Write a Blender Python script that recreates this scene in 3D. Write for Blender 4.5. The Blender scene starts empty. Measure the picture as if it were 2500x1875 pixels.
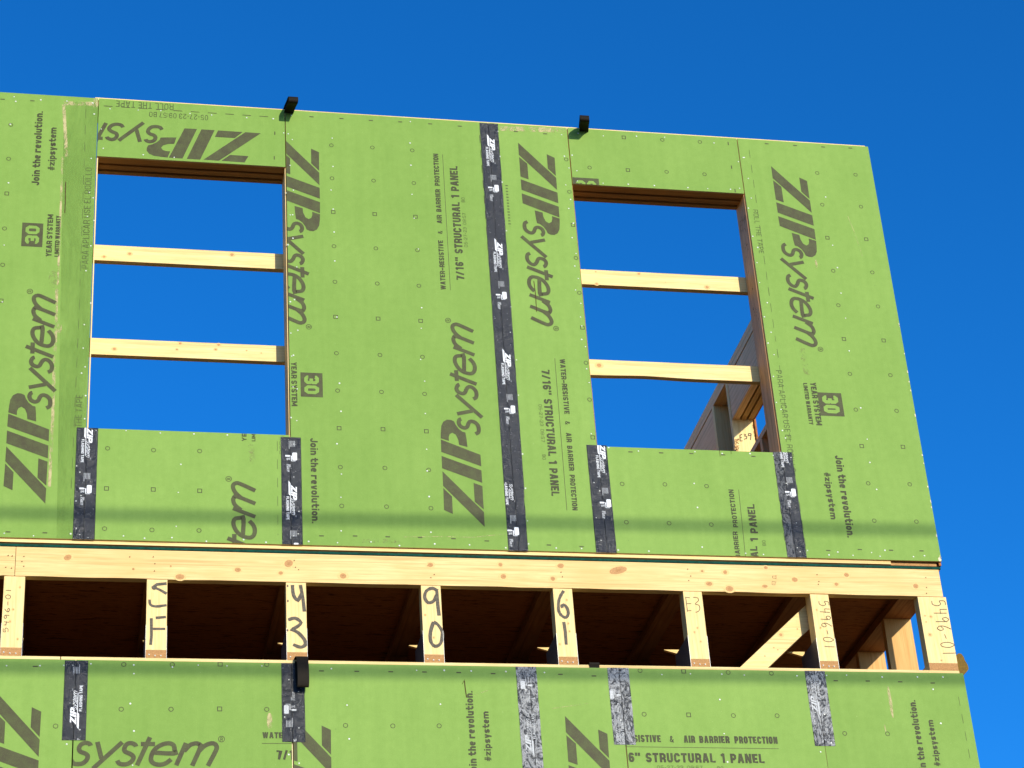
import bpy, bmesh, math, random
from mathutils import Vector, Matrix
random.seed(7)
SC = bpy.context.scene
COL = SC.collection

# ------------------------------------------------------------------ camera
YAW, PITCH, ROLL, FPX = 0.2240122, 0.5276981, -0.0740178, 5475.27
CAM = Vector((0.0, -9.03, 1.6))
_f = Vector((math.sin(YAW)*math.cos(PITCH), math.cos(YAW)*math.cos(PITCH), math.sin(PITCH)))
_r = _f.cross(Vector((0, 0, 1))).normalized()
_u = _r.cross(_f)
CR = math.cos(ROLL)*_r + math.sin(ROLL)*_u
CU = -math.sin(ROLL)*_r + math.cos(ROLL)*_u
cd = bpy.data.cameras.new('camera')
cam = bpy.data.objects.new('camera', cd)
COL.objects.link(cam)
cd.sensor_width = 36.0
cd.lens = FPX/2500*36
cd.clip_end = 5000
cam.matrix_world = Matrix(((CR.x, CU.x, -_f.x, CAM.x), (CR.y, CU.y, -_f.y, CAM.y), (CR.z, CU.z, -_f.z, CAM.z), (0, 0, 0, 1)))
SC.camera = cam

def P(px, py, d=0.0):
    """photo pixel -> (x, z) on the vertical wall plane at depth y = d"""
    v = CR*((px-1250)/FPX) - CU*((py-937.5)/FPX) + _f
    k = (9.03+d)/v.y
    return (v.x*k, 1.6+v.z*k)

# ------------------------------------------------------------------ light
AZ, EL = math.radians(15.9), math.radians(13.8)
w = bpy.data.worlds.new('World')
SC.world = w
w.use_nodes = True
nt = w.node_tree
bg = nt.nodes['Background']
sky = nt.nodes.new('ShaderNodeTexSky')
sky.sky_type = 'NISHITA'
sky.sun_disc = False
sky.sun_elevation = EL
sky.sun_rotation = math.pi-AZ
sky.air_density = 0.85
sky.dust_density = 0.8
sky.ozone_density = 8.0
hs = nt.nodes.new('ShaderNodeHueSaturation')
hs.inputs['Saturation'].default_value = 1.085
hs.inputs['Value'].default_value = 1.26
nt.links.new(sky.outputs[0], hs.inputs['Color'])
nt.links.new(hs.outputs[0], bg.inputs[0])
bg.inputs[1].default_value = 0.15
sd = bpy.data.lights.new('sun', 'SUN')
sd.energy = 3.7
sd.angle = math.radians(0.5)
sd.color = (1.0, 0.93, 0.80)
so = bpy.data.objects.new('sun', sd)
COL.objects.link(so)
SUND = Vector((math.sin(AZ)*math.cos(EL), -math.cos(AZ)*math.cos(EL), math.sin(EL)))
so.rotation_euler = (-SUND).to_track_quat('-Z', 'Y').to_euler()
so.location = (10, -20, 20)
SC.view_settings.view_transform = 'Standard'
SC.view_settings.look = 'None'
SC.view_settings.exposure = 0.4
SC.view_settings.gamma = 1.0

# ------------------------------------------------------------------ materials
def new_mat(name, rough=0.6, spec=0.3):
    m = bpy.data.materials.new(name)
    m.use_nodes = True
    b = m.node_tree.nodes['Principled BSDF']
    b.inputs['Roughness'].default_value = rough
    b.inputs['Specular IOR Level'].default_value = spec
    return m, m.node_tree, b

def N(t, kind, **kw):
    n = t.nodes.new(kind)
    for k, v in kw.items():
        if k in n.inputs:
            n.inputs[k].default_value = v
        else:
            setattr(n, k, v)
    return n

def coords(t, scale=(1, 1, 1)):
    tc = N(t, 'ShaderNodeTexCoord')
    mp = N(t, 'ShaderNodeMapping')
    mp.inputs['Scale'].default_value = scale
    t.links.new(tc.outputs['Object'], mp.inputs[0])
    return mp.outputs[0]

def noise(t, vec, scale, detail=4, rough=0.6, dist=0.0):
    n = N(t, 'ShaderNodeTexNoise')
    n.inputs['Scale'].default_value = scale
    n.inputs['Detail'].default_value = detail
    n.inputs['Roughness'].default_value = rough
    n.inputs['Distortion'].default_value = dist
    t.links.new(vec, n.inputs['Vector'])
    return n.outputs['Fac']

def ramp(t, fac, stops):
    r = N(t, 'ShaderNodeValToRGB')
    e = r.color_ramp.elements
    while len(e) < len(stops):
        e.new(0.5)
    for i, (p, c) in enumerate(stops):
        e[i].position = p
        e[i].color = (c[0], c[1], c[2], 1) if len(c) == 3 else c
    t.links.new(fac, r.inputs[0])
    return r.outputs[0]

def mixc(t, fac, a, b, mode='MIX'):
    m = N(t, 'ShaderNodeMix')
    m.data_type = 'RGBA'
    m.blend_type = mode
    for s, v in ((m.inputs[0], fac), (m.inputs[6], a), (m.inputs[7], b)):
        if isinstance(v, (int, float)):
            s.default_value = v
        elif isinstance(v, tuple):
            s.default_value = (v[0], v[1], v[2], 1)
        else:
            t.links.new(v, s)
    return m.outputs[2]

def bump(t, b, h, strength, dist=0.002):
    n = N(t, 'ShaderNodeBump')
    n.inputs['Strength'].default_value = strength
    n.inputs['Distance'].default_value = dist
    t.links.new(h, n.inputs['Height'])
    t.links.new(n.outputs[0], b.inputs['Normal'])

GREEN = (0.198, 0.320, 0.060)
INK = (0.058, 0.052, 0.021)

def green_mat(name='green sheathing', base=GREEN, scuff=0.5):
    m, t, b = new_mat(name, 0.6, 0.10)
    v = coords(t)
    fib = noise(t, v, 260, 5, 0.75)
    mot = noise(t, v, 2.3, 5, 0.6)
    mid = noise(t, v, 28, 4, 0.7)
    c = ramp(t, fib, [(0.25, tuple(x*0.84 for x in base)), (0.5, base), (0.78, tuple(min(1, x*1.15) for x in base))])
    c2 = mixc(t, 1.0, c, ramp(t, mot, [(0.3, (0.94, 0.96, 0.94)), (0.7, (1.06, 1.045, 1.09))]), 'MULTIPLY')
    c2 = mixc(t, 1.0, c2, ramp(t, mid, [(0.3, (0.94, 0.955, 0.93)), (0.7, (1.05, 1.04, 1.07))]), 'MULTIPLY')
    ru = noise(t, coords(t, (7, 7, 0.5)), 3.0, 5, 0.65)
    c2 = mixc(t, 1.0, c2, ramp(t, ru, [(0.35, (0.96, 0.97, 0.955)), (0.65, (1.035, 1.025, 1.045))]), 'MULTIPLY')
    spk = noise(t, v, 120, 2, 0.5)
    c2 = mixc(t, ramp(t, spk, [(0.71, (0, 0, 0)), (0.76, (0.45,)*3)]), c2, (0.40, 0.47, 0.19))
    # rare pale scuffs and dark flecks
    vs = coords(t, (1.0, 1.0, 0.55))
    sc = noise(t, vs, 17, 8, 0.78, 0.6)
    c3 = mixc(t, ramp(t, sc, [(0.67, (0, 0, 0)), (0.76, (scuff,)*3)]), c2, (0.40, 0.48, 0.17))
    fl = noise(t, v, 55, 3, 0.5)
    c4 = mixc(t, ramp(t, fl, [(0.22, (0.75,)*3), (0.27, (0, 0, 0))]), c3, (0.12, 0.20, 0.05))
    oi = N(t, 'ShaderNodeObjectInfo')
    c4 = mixc(t, 1.0, c4, ramp(t, oi.outputs['Random'], [(0.0, (0.945, 0.955, 0.93)), (1.0, (1.045, 1.035, 1.06))]), 'MULTIPLY')
    t.links.new(c4, b.inputs['Base Color'])
    bump(t, b, fib, 0.12, 0.001)
    return m

def ink_mat(name='printing ink', col=INK, back=GREEN, lo=0.30, hi=0.44, streak=True):
    m, t, b = new_mat(name, 0.6, 0.2)
    v = coords(t)
    n1 = noise(t, v, 330, 4, 0.8)
    n2 = noise(t, v, 22, 3, 0.6)
    c = ramp(t, n1, [(lo, tuple(0.55*x+0.45*y for x, y in zip(col, back))), (hi, col), (0.8, tuple(x*0.8 for x in col))])
    c = mixc(t, ramp(t, n2, [(0.35, (0.0,)*3), (0.75, (0.42,)*3)]), c, tuple(0.68*x+0.32*y for x, y in zip(col, back)))
    t.links.new(c, b.inputs['Base Color'])
    return m

def wood_mat(name, axis, light, dark, knotty=0.5, rough=0.65):
    m, t, b = new_mat(name, rough, 0.25)
    s = [16.0, 16.0, 16.0]
    s[axis] = 0.9
    v = coords(t, tuple(s))
    g1 = noise(t, v, 3.2, 6, 0.65, 0.6)
    s2 = [90.0, 90.0, 90.0]
    s2[axis] = 3.0
    g2 = noise(t, coords(t, tuple(s2)), 2.0, 4, 0.7)
    g3 = noise(t, coords(t, (2.2, 2.2, 2.2)), 1.5, 3, 0.5)
    c = ramp(t, g1, [(0.30, dark), (0.46, tuple(0.4*a+0.6*b_ for a, b_ in zip(dark, light))), (0.58, light), (0.8, tuple(min(1, x*1.06) for x in light))])
    c = mixc(t, 1.0, c, ramp(t, g2, [(0.3, (0.88, 0.84, 0.78)), (0.6, (1.03, 1.03, 1.03))]), 'MULTIPLY')
    s3 = [55.0, 55.0, 55.0]
    s3[axis] = 0.7
    g4 = noise(t, coords(t, tuple(s3)), 1.3, 3, 0.5, 0.9)
    c = mixc(t, ramp(t, g4, [(0.34, (0.75,)*3), (0.42, (0, 0, 0))]), c, tuple(x*0.78 for x in dark))
    sp = noise(t, coords(t, (30, 30, 30)), 3.0, 2, 0.5)
    c = mixc(t, ramp(t, sp, [(0.22, (0.6,)*3), (0.26, (0, 0, 0))]), c, tuple(x*0.5 for x in dark))
    c = mixc(t, ramp(t, g3, [(0.4, (0, 0, 0)), (0.75, (knotty,)*3)]), c, dark)
    t.links.new(c, b.inputs['Base Color'])
    bump(t, b, g1, 0.15, 0.0015)
    return m

def plain(name, col, rough=0.7, spec=0.25, var=0.15, scale=120, metal=0.0, bmp=0.0):
    m, t, b = new_mat(name, rough, spec)
    n = noise(t, coords(t), scale, 4, 0.7)
    c = ramp(t, n, [(0.3, tuple(max(0, x*(1-var)) for x in col)), (0.7, tuple(min(1, x*(1+var)) for x in col))])
    t.links.new(c, b.inputs['Base Color'])
    b.inputs['Metallic'].default_value = metal
    if bmp:
        bump(t, b, n, bmp, 0.002)
    return m

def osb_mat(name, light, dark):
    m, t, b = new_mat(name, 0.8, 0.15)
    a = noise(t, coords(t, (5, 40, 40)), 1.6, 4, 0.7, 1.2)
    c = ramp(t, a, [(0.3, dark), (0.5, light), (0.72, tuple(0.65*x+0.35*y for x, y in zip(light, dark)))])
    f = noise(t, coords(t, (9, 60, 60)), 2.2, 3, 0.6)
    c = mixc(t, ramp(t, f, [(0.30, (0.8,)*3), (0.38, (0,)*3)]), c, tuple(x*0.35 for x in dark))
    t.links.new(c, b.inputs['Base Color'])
    return m

def tape_mat(name, silver, pale=1.0):
    m, t, b = new_mat(name, 0.24 if silver else 0.19, 0.5 if silver else 0.40)
    v = coords(t, (1, 1, 0.8))
    a = noise(t, coords(t, (1, 1, 0.6)) if silver else v, 30 if silver else 38, 8, 0.72, 2.2)
    c = noise(t, v, 300, 3, 0.7)
    h = N(t, 'ShaderNodeMath', operation='ADD')
    t.links.new(a, h.inputs[0])
    mm = N(t, 'ShaderNodeMath', operation='MULTIPLY')
    mm.inputs[1].default_value = 0.25
    t.links.new(c, mm.inputs[0])
    t.links.new(mm.outputs[0], h.inputs[1])
    base = ramp(t, noise(t, v, 11, 5, 0.65), [(0.35, (0.006, 0.0065, 0.007)), (0.62, (0.012, 0.012, 0.012)), (0.8, (0.04, 0.036, 0.028))])
    if silver:
        # pale glints of the crumpled film and its worn grey, put into the colour
        base = mixc(t, ramp(t, a, [(0.42, (0,)*3), (0.49, (0.22,)*3), (0.56, (0.85,)*3), (0.60, (0.30,)*3), (0.66, (1.0,)*3)]), mixc(t, ramp(t, c, [(0.5, (0,)*3), (0.66, (0.8,)*3)]), base, tuple(pale*x for x in (0.24, 0.24, 0.225))), tuple(pale*x for x in (0.52, 0.515, 0.485)))
    else:
        base = mixc(t, ramp(t, noise(t, v, 190, 2, 0.5), [(0.71, (0,)*3), (0.75, (0.9,)*3)]), base, (0.40, 0.40, 0.38))
    t.links.new(base, b.inputs['Base Color'])
    bump(t, b, h.outputs[0], 1.0 if silver else 0.65, 0.010 if silver else 0.008)
    return m

def stain_mat(name, col, lo, hi, strength, scale, stretch=(1, 1, 1)):
    m, t, b = new_mat(name, 0.7, 0.2)
    n = noise(t, coords(t, stretch), scale, 6, 0.75, 0.4)
    b.inputs['Base Color'].default_value = (*col, 1)
    a = ramp(t, n, [(lo, (0,)*3), (hi, (strength,)*3)])
    t.links.new(a, b.inputs['Alpha'])
    return m

LW, DW = (0.83, 0.635, 0.285), (0.74, 0.50, 0.18)
LR, DR = (0.78, 0.560, 0.240), (0.68, 0.42, 0.145)
M = dict(
    green=green_mat(), ink=ink_mat(), inkdark=ink_mat('dark printing ink', (0.040, 0.036, 0.015)), inkthin=ink_mat('faint printing ink', (0.058, 0.070, 0.022), GREEN, 0.28, 0.44),
    woodx=wood_mat('pale sawn wood', 0, LW, DW), woody=wood_mat('pale sawn wood along the depth', 1, LW, DW),
    woodz=wood_mat('pale sawn upright wood', 2, LW, DW),
    rim=wood_mat('warm sawn wood', 0, LR, DR, 0.7),
    studz=wood_mat('warm toned upright wood', 2, (0.82, 0.49, 0.22), (0.62, 0.33, 0.13), 0.5),  # warmed in colour to offset blue skylight on shaded studs
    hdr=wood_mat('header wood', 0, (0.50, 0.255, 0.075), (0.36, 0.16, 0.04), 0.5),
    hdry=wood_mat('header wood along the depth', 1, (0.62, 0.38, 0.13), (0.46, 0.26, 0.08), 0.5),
    edge=plain('strand board edge', (0.56, 0.42, 0.22), 0.8, 0.15, 0.3, 300),
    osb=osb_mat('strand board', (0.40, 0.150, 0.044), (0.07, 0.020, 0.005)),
    osblit=osb_mat('pale strand board', (0.50, 0.30, 0.12), (0.30, 0.15, 0.05)),
    side=wood_mat('side wall timber', 1, (0.88, 0.58, 0.29), (0.70, 0.42, 0.18), 0.4),
    paleboard=osb_mat('bounce wall strand board', (0.66, 0.46, 0.22), (0.50, 0.31, 0.12)),  # pale to reflect light off the added upstairs walls
    chip=plain('bare chipped edge', (0.70, 0.60, 0.38), 0.8, 0.15),
    endgrain=plain('cut end of a chord', (0.42, 0.22, 0.082), 0.8, 0.15, 0.35, 160),
    knot=plain('knot', (0.46, 0.235, 0.075), 0.6, 0.3, 0.3, 200),
    knotring=plain('grain round a knot', (0.70, 0.47, 0.175), 0.65, 0.25, 0.15, 120),
    hole=plain('nail hole', (0.06, 0.03, 0.015), 0.9, 0.1),
    nail=plain('zinc nail head', (0.62, 0.63, 0.54), 0.4, 0.6, 0.1),
    marker=plain('black marker', (0.105, 0.088, 0.062), 0.7, 0.2, 0.5, 90),
    pen=plain('thin pen line', (0.10, 0.075, 0.04), 0.7, 0.2, 0.3, 90),
    tape=tape_mat('black flashing tape', False), tapesilver=tape_mat('crumpled flashing tape', True), tapedull=tape_mat('worn flashing tape', True, 0.35),
    crease=plain('tape crease', (0.004, 0.004, 0.004), 0.6, 0.1),
    white=plain('white tape printing', (0.78, 0.79, 0.78), 0.5, 0.3, 0.15, 200),
    greyw=plain('worn tape printing', (0.42, 0.43, 0.42), 0.5, 0.3, 0.4, 300),
    strap=plain('black webbing', (0.016, 0.0125, 0.008), 0.65, 0.08, 0.35, 420, 0, 0.3),
    yellow=plain('yellow webbing', (0.15, 0.085, 0.006), 0.7, 0.2, 0.35, 90, 0, 0.3),  # darkened in colour to stand in for the strap's shade
    warmz=wood_mat('orange upright wood', 2, (0.72, 0.44, 0.155), (0.58, 0.31, 0.09)),
    dim=wood_mat('shade darkened truss wood', 1, (0.36, 0.16, 0.055), (0.20, 0.08, 0.024), 0.5),  # shade of the truss bays put into the wood colour
    teal=plain('teal painted deck edge', (0.003, 0.050, 0.033), 0.7, 0.08, 0.5, 60),
    plate=plain('galvanised truss plate', (0.30, 0.30, 0.29), 0.4, 0.5, 0.3, 200, 0.8, 0.3),
    edgestrip=stain_mat('rolled edge coat', (0.165, 0.292, 0.048), 0.30, 0.62, 0.45, 6, (1, 1, 0.3)),
    scuff=stain_mat('tan scuff', (0.55, 0.46, 0.22), 0.42, 0.60, 0.85, 26, (1, 1, 0.5)),
    dirt=stain_mat('brown smear', (0.26, 0.22, 0.10), 0.50, 0.68, 0.55, 40),
    cable=plain('black cable sheath', (0.03, 0.03, 0.03), 0.6, 0.3),
    soil=plain('dry soil', (0.13, 0.085, 0.042), 0.95, 0.1, 0.3, 3),
)
TINT = {}

# ------------------------------------------------------------------ mesh helpers
class MB:
    def __init__(self):
        self.v, self.f, self.m = [], [], []
        self.mats = []
        self.lay = 0
        self.cuts = []
    def mi(self, mat):
        if mat not in self.mats:
            self.mats.append(mat)
        return self.mats.index(mat)
    def face(self, pts, mat):
        n = len(self.v)
        self.v += [tuple(p) for p in pts]
        self.f.append(list(range(n, n+len(pts))))
        self.m.append(self.mi(mat))
    def box(self, x0, x1, y0, y1, z0, z1, mat, front=None, ends=None):
        a = [(x0, y0, z0), (x1, y0, z0), (x1, y1, z0), (x0, y1, z0), (x0, y0, z1), (x1, y0, z1), (x1, y1, z1), (x0, y1, z1)]
        n = len(self.v)
        self.v += a
        for k, q in enumerate(((0, 1, 5, 4), (1, 2, 6, 5), (2, 3, 7, 6), (3, 0, 4, 7), (4, 5, 6, 7), (3, 2, 1, 0))):
            self.f.append([n+i for i in q])
            self.m.append(self.mi(front if (k == 0 and front) else mat))
    def prism(self, poly, y0, y1, mat):
        """poly in (x, z) counter-clockwise seen from the front, pushed back from y0 to y1"""
        n = len(self.v)
        k = len(poly)
        self.v += [(x, y0, z) for x, z in poly]+[(x, y1, z) for x, z in poly]
        self.f.append([n+i for i in range(k)])
        self.m.append(self.mi(mat))
        self.f.append([n+k+i for i in reversed(range(k))])
        self.m.append(self.mi(mat))
        for i in range(k):
            j = (i+1) % k
            self.f.append([n+j, n+i, n+k+i, n+k+j])
            self.m.append(self.mi(mat))
    def flat(self, poly, y, mat):
        self.face([(x, y, z) for x, z in poly], mat)
    def stroke(self, pts, width, y, mat, taper=False):
        """ribbon along (x, z) points, facing the front"""
        if len(pts) < 2:
            return
        L, R = [], []
        for i, (x, z) in enumerate(pts):
            a = Vector(pts[max(0, i-1)])
            b = Vector(pts[min(len(pts)-1, i+1)])
            d = b-a
            if d.length < 1e-9:
                d = Vector((1, 0))
            d.normalize()
            nrm = Vector((-d.y, d.x))
            k = 1.0
            if 0 < i < len(pts)-1:
                d1 = (Vector(pts[i])-a).normalized()
                k = 1/max(0.6, abs(d1.dot(d)))
            hw = width/2*k*(random.uniform(0.82, 1.1) if taper else 1)
            L.append((x+nrm.x*hw, z+nrm.y*hw))
            R.append((x-nrm.x*hw, z-nrm.y*hw))
        for i in range(len(pts)-1):
            self.lay += 1
            self.flat([R[i], R[i+1], L[i+1], L[i]], y-(self.lay % 48)*1.4e-5, mat)
    def disc(self, x, z, rx, rz, y, mat, n=10, ang=0.0):
        p = []
        for i in range(n):
            a = 2*math.pi*i/n
            cx, cz = rx*math.cos(a), rz*math.sin(a)
            p.append((x+cx*math.cos(ang)-cz*math.sin(ang), z+cx*math.sin(ang)+cz*math.cos(ang)))
        self.flat(p, y, mat)
    def ring(self, x, z, r, wd, y, mat, n=14):
        for i in range(n):
            a, b = 2*math.pi*i/n, 2*math.pi*(i+1)/n
            self.flat([(x+(r-wd)*math.cos(a), z+(r-wd)*math.sin(a)), (x+r*math.cos(a), z+r*math.sin(a)),
                       (x+r*math.cos(b), z+r*math.sin(b)), (x+(r-wd)*math.cos(b), z+(r-wd)*math.sin(b))], y, mat)
    def dome(self, x, z, r, h, y, mat, n=8):
        ring = [(x+r*math.cos(2*math.pi*i/n), y, z+r*math.sin(2*math.pi*i/n)) for i in range(n)]
        top = [(x+0.6*r*math.cos(2*math.pi*i/n), y-h, z+0.6*r*math.sin(2*math.pi*i/n)) for i in range(n)]
        b = len(self.v)
        self.v += ring+top
        self.f.append([b+n+i for i in range(n)])
        self.m.append(self.mi(mat))
        for i in range(n):
            j = (i+1) % n
            self.f.append([b+i, b+j, b+n+j, b+n+i])
            self.m.append(self.mi(mat))
    def clip(self, x0, x1, z0, z1):
        """cut everything in this mesh off at a panel's outline"""
        me = self._mesh('clip', (0, 0, 0))
        bm = bmesh.new()
        bm.from_mesh(me)
        bpy.data.meshes.remove(me)
        for co, no in (((x0, 0, 0), (-1, 0, 0)), ((x1, 0, 0), (1, 0, 0)), ((0, 0, z0), (0, 0, -1)), ((0, 0, z1), (0, 0, 1))):
            g = bm.verts[:]+bm.edges[:]+bm.faces[:]
            bmesh.ops.bisect_plane(bm, geom=g, plane_co=co, plane_no=no, clear_outer=True)
        self.v = [tuple(v.co) for v in bm.verts]
        bm.verts.index_update()
        self.f = [[v.index for v in f.verts] for f in bm.faces]
        self.m = [f.material_index for f in bm.faces]
        bm.free()
        return self
    def _mesh(self, name, org):
        me = bpy.data.meshes.new(name)
        me.from_pydata([(x-org[0], y-org[1], z-org[2]) for x, y, z in self.v], [], self.f)
        for i, mt in enumerate(self.mats):
            me.materials.append(M[mt])
        for p, k in zip(me.polygons, self.m):
            p.material_index = k
        me.update()
        return me
    def build(self, name, parent=None, origin=None, smooth=False):
        if not self.f:
            return None
        org = origin if origin is not None else (ORG[parent.name] if parent else (0, 0, 0))
        me = self._mesh(name, org)
        if smooth:
            for p in me.polygons:
                p.use_smooth = True
        o = bpy.data.objects.new(name, me)
        COL.objects.link(o)
        if parent:
            o.parent = parent
        else:
            o.location = org
        ORG[o.name] = org
        return o

ORG = {}

def thing(name, label, cat, loc, group=None):
    o = bpy.data.objects.new(name, None)
    o.empty_display_size = 0.1
    COL.objects.link(o)
    o.location = loc
    ORG[o.name] = loc
    tag(o, label, cat, group)
    return o

def tag(o, label, cat, group=None):
    o['label'] = label
    o['category'] = cat
    o['kind'] = 'thing'
    if group:
        o['group'] = group
    return o

def structure(o):
    o['kind'] = 'structure'
    return o

# ------------------------------------------------------------------ lettering
_X = .74
def _sc(p, k=_X): return [[(x, y*k) for x, y in st] for st in p]
_O = [[(0, .5), (0, .8), (.25, 1), (.75, 1), (1, .8), (1, .2), (.75, 0), (.25, 0), (0, .2), (0, .5)]]
_S = [[(1, .72), (1, .83), (.75, 1), (.25, 1), (0, .83), (0, .66), (.2, .55), (.8, .45), (1, .33), (1, .17), (.75, 0), (.25, 0), (0, .17), (0, .28)]]
_P = [[(0, 0), (0, 1)], [(0, 1), (.72, 1), (1, .86), (1, .58), (.72, .44), (0, .44)]]
_N = [[(0, 0), (0, _X)], [(0, _X-.14), (.3, _X), (.75, _X), (1, _X-.18), (1, 0)]]
FACE = {
 'A': (.54, [[(0, 0), (.43, 1)], [(1, 0), (.57, 1)], [(.16, .27), (.84, .27)]]),
 'B': (.5, [[(0, 0), (0, 1)], [(0, 1), (.7, 1), (.96, .86), (.96, .66), (.7, .53), (0, .53)], [(.7, .53), (1, .4), (1, .15), (.72, 0), (0, 0)]]),
 'C': (.5, [[(1, .66), (1, .8), (.75, 1), (.25, 1), (0, .8), (0, .2), (.25, 0), (.75, 0), (1, .2), (1, .34)]]),
 'D': (.5, [[(0, 0), (0, 1)], [(0, 1), (.7, 1), (1, .8), (1, .2), (.7, 0), (0, 0)]]),
 'E': (.42, [[(1, 1), (0, 1), (0, 0), (1, 0)], [(0, .52), (.88, .52)]]),
 'F': (.42, [[(1, 1), (0, 1), (0, 0)], [(0, .52), (.88, .52)]]),
 'G': (.5, [[(1, .7), (1, .8), (.75, 1), (.25, 1), (0, .8), (0, .2), (.25, 0), (.75, 0), (1, .2), (1, .48), (.55, .48)]]),
 'H': (.5, [[(0, 0), (0, 1)], [(1, 0), (1, 1)], [(0, .52), (1, .52)]]),
 'I': (0, [[(.5, 0), (.5, 1)]]),
 'J': (.42, [[(1, 1), (1, .2), (.75, 0), (.25, 0), (0, .2), (0, .34)]]),
 'L': (.42, [[(0, 1), (0, 0), (1, 0)]]),
 'M': (.68, [[(0, 0), (0, 1)], [(1, 0), (1, 1)], [(0, 1), (.5, .2)], [(1, 1), (.5, .2)]]),
 'N': (.52, [[(0, 0), (0, 1)], [(1, 0), (1, 1)], [(.02, 1), (.98, 0)]]),
 'O': (.5, _O), 'P': (.48, _P), 'R': (.5, _P+[[(.5, .44), (.86, .36), (1, .22), (1, 0)]]), 'S': (.48, _S),
 'T': (.48, [[(0, 1), (1, 1)], [(.5, 0), (.5, 1)]]),
 'U': (.5, [[(0, 1), (0, .2), (.25, 0), (.75, 0), (1, .2), (1, 1)]]),
 'V': (.52, [[(0, 1), (.44, 0)], [(1, 1), (.56, 0)]]),
 'W': (.74, [[(0, 1), (.25, 0)], [(.5, 1), (.25, 0)], [(.5, 1), (.75, 0)], [(1, 1), (.75, 0)]]),
 'Y': (.52, [[(0, 1), (.5, .42)], [(1, 1), (.5, .42)], [(.5, .46), (.5, 0)]]),
 'Z': (.46, [[(0, 1), (1, 1), (0, 0), (1, 0)]]),
 '&': (.56, [[(1, 0), (.2, .72), (.2, .88), (.4, 1), (.62, .9), (.62, .76), (.05, .36), (0, .14), (.25, 0), (.6, 0), (1, .44)]]),
 '0': (.48, _O),
 '1': (.26, [[(.75, 0), (.75, 1)], [(.75, .96), (0, .76)]]),
 '2': (.48, [[(0, .7), (0, .83), (.25, 1), (.75, 1), (1, .83), (1, .62), (0, .14)], [(0, 0), (1, 0)]]),
 '3': (.48, [[(0, .73), (0, .85), (.25, 1), (.75, 1), (1, .85), (1, .66), (.75, .53), (.35, .53)], [(.75, .53), (1, .4), (1, .15), (.75, 0), (.25, 0), (0, .15), (0, .28)]]),
 '5': (.48, [[(1, 1), (.04, 1), (.04, .56), (.72, .6), (1, .45), (1, .18), (.75, 0), (.25, 0), (0, .18), (0, .28)]]),
 '6': (.48, [[(1, .73), (1, .83), (.75, 1), (.25, 1), (0, .8), (0, .2), (.25, 0), (.75, 0), (1, .18), (1, .42), (.75, .58), (0, .5)]]),
 '7': (.46, [[(0, 1), (1, 1), (.4, 0)]]),
 '9': (.48, [[(0, .27), (0, .17), (.25, 0), (.75, 0), (1, .2), (1, .8), (.75, 1), (.25, 1), (0, .82), (0, .58), (.25, .42), (1, .5)]]),
 '/': (.36, [[(0, 0), (1, 1)]]), '-': (.26, [[(0, .44), (1, .44)]]), ':': (0, [[(.5, .12), (.5, .3)], [(.5, .58), (.5, .76)]]),
 '"': (.2, [[(0, .66), (0, 1)], [(1, .66), (1, 1)]]), '.': (0, [[(.5, 0), (.5, .17)]]), "'": (0, [[(.5, .7), (.5, 1)]]),
 '#': (.5, [[(.2, 0), (.36, 1)], [(.64, 0), (.8, 1)], [(0, .34), (.94, .34)], [(.06, .66), (1, .66)]]),
 'o': (.44, _sc(_O)), 's': (.42, _sc(_S)), 'i': (0, [[(.5, 0), (.5, _X)], [(.5, .84), (.5, 1)]]), 'l': (0, [[(.5, 0), (.5, 1)]]),
 'n': (.46, _N), 'h': (.46, [[(0, 0), (0, 1)]]+_N[1:]), 'u': (.46, [[(0, _X), (0, .18), (.25, 0), (.7, 0), (1, .14)], [(1, 0), (1, _X)]]),
 'm': (.76, [[(0, 0), (0, _X)], [(0, _X-.12), (.15, _X), (.36, _X), (.5, _X-.16), (.5, 0)], [(.5, _X-.12), (.66, _X), (.88, _X), (1, _X-.16), (1, 0)]]),
 'r': (.3, [[(0, 0), (0, _X)], [(0, _X-.16), (.4, _X), (1, _X)]]), 't': (.28, [[(.35, 1), (.35, .14), (.6, 0), (1, 0)], [(0, _X), (1, _X)]]),
 'e': (.44, [[(0, .4), (1, .4), (1, .56), (.75, _X), (.25, _X), (0, .56), (0, .18), (.25, 0), (.75, 0), (1, .16)]]),
 'v': (.46, [[(0, _X), (.44, 0)], [(1, _X), (.56, 0)]]), 'z': (.4, [[(0, _X), (1, _X), (0, 0), (1, 0)]]),
 'p': (.46, [[(0, -.24), (0, _X)], [(0, _X-.1), (.25, _X), (.75, _X), (1, .56), (1, .18), (.75, 0), (.25, 0), (0, .12)]]),
 'y': (.46, [[(0, _X), (.5, .02)], [(1, _X), (.36, -.24)]])}

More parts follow.
